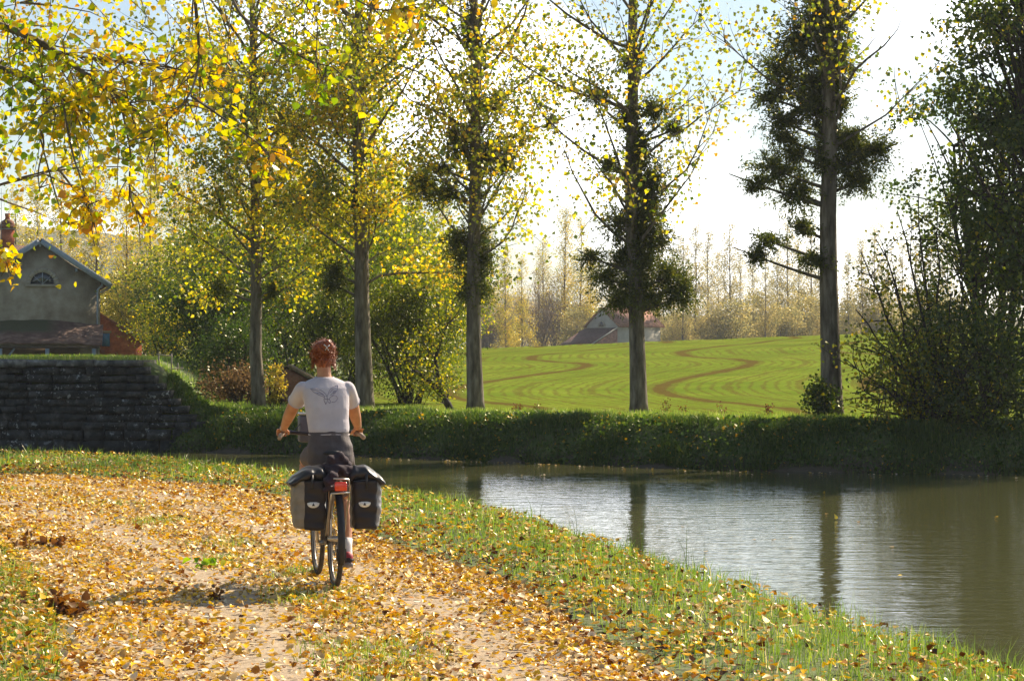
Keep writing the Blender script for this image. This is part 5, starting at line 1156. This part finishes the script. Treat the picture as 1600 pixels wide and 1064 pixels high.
# jacket bundled on the rack
rng = np.random.default_rng(8); mb = MB()
limbt(mb, [(-.06, .0, .80), (-.02, -.06, .87), (.03, -.05, .895), (.08, .0, .85)], [.045, .06, .055, .04])
limbt(mb, [(-.12, -.05, .80), (-.04, -.12, .825), (.06, -.12, .82), (.13, -.05, .80)], [.035, .045, .045, .03])
mb.loft([ell((-.072, -.24, .685), .042, .02), ell((-.065, -.235, .75), .045, .025), ell((-.045, -.19, .81), .04, .04), ell((-.02, -.14, .83), .03, .04)])
jm = bridge(mb, .006, 4, name='jacket', disp=lambda co: .007 * np.sin(co[:, 0] * 70 + co[:, 2] * 60) + .005 * np.sin(co[:, 0] * 40 - co[:, 2] * 110 + co[:, 1] * 50))
jk = link('jacket', jm, pmat('dark_plum_fleece', [(.3, (.035, .022, .028)), (.7, (.065, .045, .052))], 30, .95, .4, 150), None, True)
jk.location = (BX, BY, bz0); jk.rotation_euler = (0, 0, BR); tag(jk, 'dark plum jacket bundled over the rear rack between the panniers', 'jacket')
# handlebar bag
hbag = empty('handlebar_bag', (BX, BY, bz0), BR); tag(hbag, 'blue-grey handlebar bag with clear map cover in front of the rider', 'bag')
mb = MB(); mb.box(-.135, .125, 1.04, 1.20, .98, 1.18); mb.build('body', plain('blue_grey_fabric', (.10, .11, .15), .6), hbag, True, bevel=.02)
mb = MB(); mb.box(-.14, .13, 1.03, 1.21, 1.185, 1.20); mb.build('map_cover', plain('clear_map_plastic', (.42, .46, .48), .12), hbag, True, bevel=.005)

# the rider
skin, n, out = node_mat('warm_skin'); b = n.nodes.new('ShaderNodeBsdfPrincipled'); b.inputs['Base Color'].default_value = (.56, .26, .13, 1); b.inputs['Roughness'].default_value = .5
b.inputs['Subsurface Weight'].default_value = .15; b.inputs['Subsurface Radius'].default_value = (.02, .008, .004); b.inputs['Subsurface Scale'].default_value = .5
t = noise(n, 14, 4); r = ramp(n, [(.3, (.47, .20, .095)), (.7, (.60, .29, .15))]); n.links.new(t.outputs['Fac'], r.inputs['Fac']); n.links.new(r.outputs[0], b.inputs['Base Color']); n.links.new(b.outputs[0], out.inputs['Surface'])
rider = empty('person', (BX, BY, bz0), BR); tag(rider, 'woman with auburn pinned-up hair, white T-shirt and dark shorts cycling away along the path', 'person')
hx0 = -.028
mb = MB()
mb.loft([ell((0, .27, .86), .13, .10), ell((0, .27, .92), .15, .115), ell((-.005, .28, 1.0), .140, .10), ell((-.012, .29, 1.08), .120, .085), ell((-.018, .32, 1.2), .130, .09), ell((-.022, .36, 1.32), .140, .090), ell((-.024, .385, 1.39), .135, .078), ell((-.025, .40, 1.425), .10, .06), ell((-.026, .41, 1.455), .06, .055)])
limbt(mb, [(-.026, .41, 1.41), (-.028, .432, 1.48), (hx0, .45, 1.54), (hx0, .47, 1.58)], [.062, .052, .050, .052])
# head with face (looking ahead, +Y)
mb.sphere((hx0, .485, 1.625), (.073, .092, .105), 20, 14); mb.sphere((hx0, .52, 1.58), (.055, .062, .07)); mb.sphere((hx0, .555, 1.553), (.03, .025, .025))
mb.sphere((hx0, .580, 1.612), (.013, .022, .022)); mb.sphere((hx0, .585, 1.600), (.016, .016, .012)); mb.sphere((hx0, .572, 1.572), (.024, .012, .010))
for s in (-1, 1):
    mb.sphere((hx0 + s * .03, .562, 1.655), (.02, .014, .008)); mb.sphere((hx0 + s * .075, .478, 1.612), (.009, .019, .031))
    # arms
    sh_ = (s * .165 - .025, .385, 1.395)
    el_ = (-.245, .60, 1.225) if s < 0 else (.212, .60, 1.215)
    wr_ = (s * .272, .845, 1.098)
    limbt(mb, [sh_, tuple((np.array(sh_) + el_) / 2 + [0, -.004, 0]), el_, tuple(np.array(el_) * .6 + np.array(wr_) * .4), wr_], [.042, .047, .044, .041, .027])
    # hand on the grip: palm, four curled fingers, thumb inside
    g_ = np.array([s * .283, .895, 1.05]); pc = g_ + [0, -.018, .030]
    mb.loft([ell(tuple(np.array(wr_)), .026, .018, -.5, 16), ell(tuple(np.array(wr_) + [s * .002, .022, -.006]), .033, .016, -.5, 16), ell((pc[0], pc[1], pc[2]), .041, .017, -.6, 16), ell((pc[0], pc[1] + .028, pc[2] - .004), .040, .014, -.7, 16)])
    for q in range(4):
        fx = g_[0] + (q - 1.5) * .0195; ln = (.92, 1.05, 1.0, .82)[q if s > 0 else 3 - q]; yy = pc[1] + .028
        base_ = np.array([fx, yy, pc[2] - .003]); k1 = base_ + np.array([0, .024 * ln, -.010]); k2 = k1 + np.array([0, .008, -.024 * ln]); k3 = k2 + np.array([0, -.018 * ln, -.010])
        for a_1, b_1, r1_, r2_ in ((base_, k1, .0092, .0088), (k1, k2, .0088, .0082), (k2, k3, .0082, .0070)): mb.tube([a_1, b_1], [r1_, r2_], 10); mb.sphere(b_1, r2_, 10, 7)
        mb.sphere(base_, .0092, 10, 7)
    th0 = pc + np.array([-s * .030, -.012, -.004]); th1 = th0 + np.array([-s * .016, .018, -.012]); th2 = th1 + np.array([-s * .004, .022, -.016])
    for a_1, b_1, r1_, r2_ in ((th0, th1, .0115, .0105), (th1, th2, .0105, .0085)): mb.tube([a_1, b_1], [r1_, r2_], 10); mb.sphere(a_1, r1_, 10, 7); mb.sphere(b_1, r2_, 10, 7)
# legs: right pedal down, left pedal up
Rl = [(.085, .27, .90), (.105, .44, .76), (.125, .575, .60), (.132, .50, .44), (.132, .425, .30), (.132, .385, .20)]
Ll = [(-.085, .27, .91), (-.11, .46, .90), (-.125, .665, .86), (-.13, .60, .72), (-.128, .50, .58), (-.125, .455, .52)]
limbt(mb, Rl, [.070, .066, .054, .056, .040, .034]); limbt(mb, Ll, [.070, .068, .056, .056, .040, .034])
for L_, fz in ((Rl, 0), (Ll, 0)):
    a_1 = np.array(L_[-1]); limbt(mb, [a_1 + [0, -.03, -.035], a_1 + [0, .05, -.05], a_1 + [0, .13, -.065]], [.028, .032, .022])
body = link('body', bridge(mb, .0042, 3, .5, 'body'), skin, rider, True)

def crease(co, f, seed, k=7):
    r_ = np.random.default_rng(seed); o = np.zeros(len(co)); w_ = co + .02 * np.sin(co[:, [1, 2, 0]] * f * .45)
    for q in range(k): d_ = unit(r_.normal(size=3)); o += 1 - np.abs(np.sin(w_ @ d_ * f * r_.uniform(.5, 1.4) + r_.uniform(0, 6))) * 1.6
    return o / k
def wr(co): return (.0022 + .0035 * np.exp(-((co[:, 2] - 1.12) / .06) ** 2)) * crease(co, 34, 3)
mb = MB()
mb.loft([ell((-.010, .288, 1.075), .141, .108, pw=.9), ell((-.011, .29, 1.10), .146, .110, pw=.9), ell((-.016, .308, 1.17), .149, .106, pw=.9), ell((-.019, .33, 1.25), .158, .108, pw=.85), ell((-.023, .362, 1.33), .167, .110, pw=.85), ell((-.026, .385, 1.39), .176, .100, pw=.85), ell((-.026, .40, 1.425), .160, .082, pw=.9), ell((-.026, .408, 1.45), .112, .068), ell((-.027, .415, 1.468), .066, .060)])
for s in (-1, 1):
    a_1 = np.array((s * .160 - .025, .388, 1.380)); e_1 = np.array((-.245, .60, 1.225) if s < 0 else (.212, .60, 1.215)); d_ = e_1 - a_1
    mb.tube([a_1 - d_ * .1, a_1, a_1 + d_ * .30, a_1 + d_ * .58], [.047, .058, .060, .060], 20); mb.sphere(a_1 - d_ * .02, .056)
shirt_mat, n, out = node_mat('thin_white_cotton'); b = n.nodes.new('ShaderNodeBsdfPrincipled'); b.inputs['Roughness'].default_value = .9; b.inputs['Specular IOR Level'].default_value = .1
t = noise(n, 9, 5); r = ramp(n, [(.3, (.52, .47, .51)), (.7, (.62, .57, .60))]); n.links.new(t.outputs['Fac'], r.inputs['Fac']); n.links.new(r.outputs[0], b.inputs['Base Color'])
b.inputs['Sheen Weight'].default_value = .3
t2 = noise(n, 22, 4); bp = n.nodes.new('ShaderNodeBump'); bp.inputs['Strength'].default_value = .3; bp.inputs['Distance'].default_value = .01; n.links.new(t2.outputs['Fac'], bp.inputs['Height']); n.links.new(bp.outputs[0], b.inputs['Normal']); n.links.new(b.outputs[0], out.inputs['Surface'])
sm_ = bridge(mb, .0055, 5, .5, 't_shirt', wr); shirt = link('t_shirt', sm_, shirt_mat, rider, True)
# printed winged motif on the back, traced onto the cloth
bm = bmesh.new(); bm.from_mesh(sm_); bv = BVHTree.FromBMesh(bm); bm.free()
def stroke(mb, pts, r):
    pts = np.array(pts, float); k = 4 * len(pts); u = np.linspace(0, len(pts) - 1, k); sp = np.stack([np.interp(u, range(len(pts)), pts[:, c]) for c in range(2)], 1)
    for _ in range(2): sp[1:-1] = (sp[:-2] + 2 * sp[1:-1] + sp[2:]) / 4
    o = []
    for x, z in sp:
        h_ = bv.ray_cast(Vector((x, -1, z)), Vector((0, 1, 0)))
        if h_[0]: o.append((x, h_[0].y - .0006, z))
    if len(o) > 2: mb.tube(o, r, 4)
mb = MB(); pr_ = lambda L: [(-.026 + (a - 485) / 5.32 / 222, 1.40 - (c - 420) / 5.32 / 222) for a, c in L]
for L in ([(350, 435), (395, 432), (440, 450), (475, 480), (482, 505)], [(350, 435), (375, 465), (420, 490), (462, 505)], [(365, 442), (410, 455), (455, 485)], [(400, 470), (440, 480), (470, 500)],
          [(585, 405), (540, 420), (505, 450), (490, 490), (482, 505)], [(585, 405), (580, 440), (550, 475), (520, 500), (500, 520)], [(572, 420), (535, 440), (508, 470)], [(560, 455), (535, 470), (512, 492)],
          [(462, 505), (455, 530), (470, 565)], [(482, 505), (490, 530), (470, 565)], [(500, 520), (512, 540), (505, 560), (490, 545)], [(520, 500), (560, 490), (575, 520), (545, 550), (520, 545)], [(462, 520), (485, 525), (505, 522)], [(535, 460), (550, 450), (562, 460), (552, 475), (538, 470)]):
    stroke(mb, pr_(L), .0024)
mb.build('printed_motif', plain('grey_lilac_print', (.33, .29, .36), .9), shirt)
for nm_, c0, rx_, ry_, rr_ in (('collar', (-.027, .416, 1.466), .066, .060, .0055),):
    mb = MB(); mb.tube([(c0[0] + rx_ * math.cos(a), c0[1] + ry_ * math.sin(a), c0[2] + .006 * math.sin(a)) for a in np.linspace(0, 2 * np.pi, 40)], rr_, 7, False); mb.build(nm_, shirt_mat, shirt, True)
for s in (-1, 1):
    a_1 = np.array((s * .160 - .025, .388, 1.380)); e_1 = np.array((-.245, .60, 1.225) if s < 0 else (.212, .60, 1.215)); d_ = unit(e_1 - a_1); c0 = a_1 + (e_1 - a_1) * .555
    u_ = unit(np.cross(d_, [0, 0, 1])); v_ = np.cross(u_, d_); mb = MB(); mb.tube([c0 + (u_ * math.cos(a) + v_ * math.sin(a)) * .0605 for a in np.linspace(0, 2 * np.pi, 32)], .0035, 6, False); mb.build('sleeve_hem', shirt_mat, shirt, True)
# shorts
mb = MB()
mb.loft([ell((-.004, .262, .835), .155, .115, pw=.85), ell((-.004, .262, .87), .160, .132, pw=.85), ell((-.005, .262, .92), .166, .135, pw=.85), ell((-.007, .268, .98), .160, .126, pw=.85), ell((-.009, .278, 1.04), .148, .112, pw=.9), ell((-.010, .285, 1.085), .139, .104, pw=.9)])
limbt(mb, [(.085, .27, .90), (.105, .44, .76), (.118, .52, .665)], [.088, .083, .070]); limbt(mb, [(-.085, .27, .91), (-.105, .40, .905), (-.116, .50, .892)], [.088, .086, .080])
shm = bridge(mb, .0055, 5, .5, 'shorts', lambda co: .002 * np.sin(co[:, 2] * 60 + co[:, 0] * 40) + .0015 * np.sin(co[:, 2] * 25 - co[:, 0] * 70))
shorts = link('shorts', shm, pmat('dark_brown_grey_lycra', [(.3, (.085, .066, .064)), (.7, (.115, .09, .088))], 20, .7, .2, 80), rider, True)
mb = MB(); t_ = np.linspace(0, 2 * np.pi, 40); mb.tube([( -.010 + .1445 * math.cos(a), .287 + .1125 * math.sin(a), 1.062 + .002 * math.sin(3 * a)) for a in t_], .004, 6, False); mb.build('waistband', plain('pale_waist_piping', (.62, .55, .55), .8), shorts, True)
# socks, shoes
for L_ in (Rl, Ll):
    a_1 = np.array(L_[-1]); u_ = unit(np.array(L_[-2]) - a_1)
    mb = MB(); mb.tube([a_1 + u_ * .115, a_1 + u_ * .06, a_1, a_1 + [0, -.01, -.03]], [.0445, .040, .039, .042], 18); mb.build('sock', plain('white_sock', (.78, .76, .75), .9), rider, True)
    mb = MB(); f = a_1 + [0, 0, -.045]
    for yy_, w_, h0, h1 in ((-.075, .012, -.01, .03),): pass
    mb.loft([[(f[0] + w_ * math.cos(t), f[1] + y, f[2] + z0_ + (hh_) * (math.sin(t) * .5 + .5)) for t in np.linspace(0, 6.283, 20, endpoint=False)] for y, w_, z0_, hh_ in ((-.075, .020, -.018, .05), (-.062, .036, -.022, .085), (-.02, .042, -.022, .095), (.03, .043, -.022, .075), (.09, .047, -.022, .055), (.14, .042, -.02, .042), (.175, .022, -.018, .025))])
    sho = mb.build('shoe', plain('red_black_shoe', (.33, .03, .05), .6), rider, True)
    mb = MB(); mb.loft([[(f[0] + w_ * math.cos(t), f[1] + y, f[2] - .024 + .020 * math.sin(t)) for t in np.linspace(0, 6.283, 16, endpoint=False)] for y, w_ in ((-.08, .02), (-.068, .038), (-.02, .044), (.04, .044), (.09, .05), (.14, .044), (.18, .022))]); mb.build('sole', plain('grey_sole', (.25, .22, .21), .8), sho, True)
    mb = MB(); mb.loft([[(f[0] + w_ * math.cos(t), f[1] + y, f[2] + zc + .020 * math.sin(t)) for t in np.linspace(0, 6.283, 16, endpoint=False)] for y, w_, zc in ((-.079, .018, .008), (-.066, .0375, .010), (-.03, .0415, .014))]); mb.build('heel_patch', plain('black_heel', (.03, .025, .03), .7), sho, True)
# hair: gathered up, curly strands
rng = np.random.default_rng(4); mb = MB(); hc_ = np.array([hx0, .468, 1.640])
mb.sphere(hc_, (.076, .090, .088), 20, 14); mb.sphere(hc_ + [0, -.03, .03], (.084, .07, .062)); mb.sphere(hc_ + [0, -.055, .025], (.062, .045, .055)); mb.sphere(hc_ + [.012, -.065, .055], (.05, .045, .042)); mb.sphere(hc_ + [0, -.035, -.055], (.056, .055, .060)); mb.sphere(hc_ + [.03, -.06, .045], (.035, .032, .033)); mb.sphere(hc_ + [-.03, -.05, .05], (.035, .03, .03)); mb.sphere(hc_ + [0, -.028, -.098], (.046, .044, .05)); mb.sphere(hc_ + [.022, -.075, .068], (.034, .030, .030))
for q in range(46):
    d_ = unit(rng.normal(size=3) + np.array([0, -.6, .5])); mb.sphere(hc_ + d_ * np.array([.076, .088, .083]), rng.uniform(.009, .015), 8, 6)
hm = bridge(mb, .004, 2, .5, 'hair', lambda co: .0022 * np.sin(co[:, 0] * 260 + 40 * co[:, 2]) * np.sin(co[:, 2] * 230 + 60 * co[:, 1]))
hairm, n, out = node_mat('auburn_hair'); b = n.nodes.new('ShaderNodeBsdfPrincipled'); b.inputs['Roughness'].default_value = .42
t = noise(n, 60, 5); r = ramp(n, [(.3, (.10, .018, .005)), (.5, (.26, .055, .012)), (.75, (.5, .15, .03))]); n.links.new(t.outputs['Fac'], r.inputs['Fac']); n.links.new(r.outputs[0], b.inputs['Base Color'])
bp = n.nodes.new('ShaderNodeBump'); bp.inputs['Strength'].default_value = .9; bp.inputs['Distance'].default_value = .004; n.links.new(t.outputs['Fac'], bp.inputs['Height']); n.links.new(bp.outputs[0], b.inputs['Normal']); n.links.new(b.outputs[0], out.inputs['Surface'])
hair = link('hair', hm, hairm, rider, True)
mb = MB()
for q in range(900):
    d_ = unit(rng.normal(size=3) + np.array([0, -.35, .25])); p = hc_ + d_ * np.array([.078, .088, .084]); rad_ = rng.uniform(.003, .016); ax = unit(rng.normal(size=3)); a0 = rng.uniform(0, 6.28)
    u_ = unit(np.cross(ax, [0.1, .2, 1])); v_ = np.cross(ax, u_); L_ = [p + (u_ * math.cos(a0 + k * .8) + v_ * math.sin(a0 + k * .8)) * rad_ + ax * k * .0045 + d_ * k * .0012 for k in range(7)]
    mb.tube(L_, .0011, 3, False)
for s in (-1, 1):
    for q in range(60):
        p = hc_ + np.array([s * rng.uniform(.055, .07), rng.uniform(-.05, .02), rng.uniform(-.08, -.01)]); L_ = [p + np.array([s * .0045 * k, rng.normal() * .003, -.010 * k]) + rng.normal(size=3) * .003 for k in range(6)]; mb.tube(L_, .0009, 3, False)
mb.build('loose_curls', hairm, hair)
mb = MB(); cp = hc_ + [.012, -.108, .040]; mb.tube([cp + [-.022, .0, .022], cp + [0, -.004, 0], cp + [.018, 0, .016]], .0045, 6); mb.tube([cp + [-.012, .002, -.020], cp + [0, -.004, 0], cp + [.012, .002, -.022]], .0045, 6); mb.build('hair_clip', plain('pale_hair_clip', (.75, .72, .68), .25, .5), rider, True)
mb = MB(); a_1 = np.array([-.272, .86, 1.092]); mb.tube([a_1 + [math.cos(t) * .027, 0, math.sin(t) * .022] for t in np.linspace(0, 6.283, 16)], .0035, 5, False); mb.build('bracelet', alu, rider, True)

# ------------------------------------------------------------------ the air
hzm, n, out = node_mat('thin_autumn_haze'); v = n.nodes.new('ShaderNodeVolumePrincipled'); v.inputs['Color'].default_value = (.86, .92, 1.0, 1); v.inputs['Density'].default_value = .0002; v.inputs['Anisotropy'].default_value = .35
n.links.new(v.outputs[0], out.inputs['Volume'])
mb = MB(); mb.box(-1600, 1600, -80, 3100, -8, 75); tag(mb.build('haze', hzm), 'pale autumn haze', 'haze', kind='stuff')
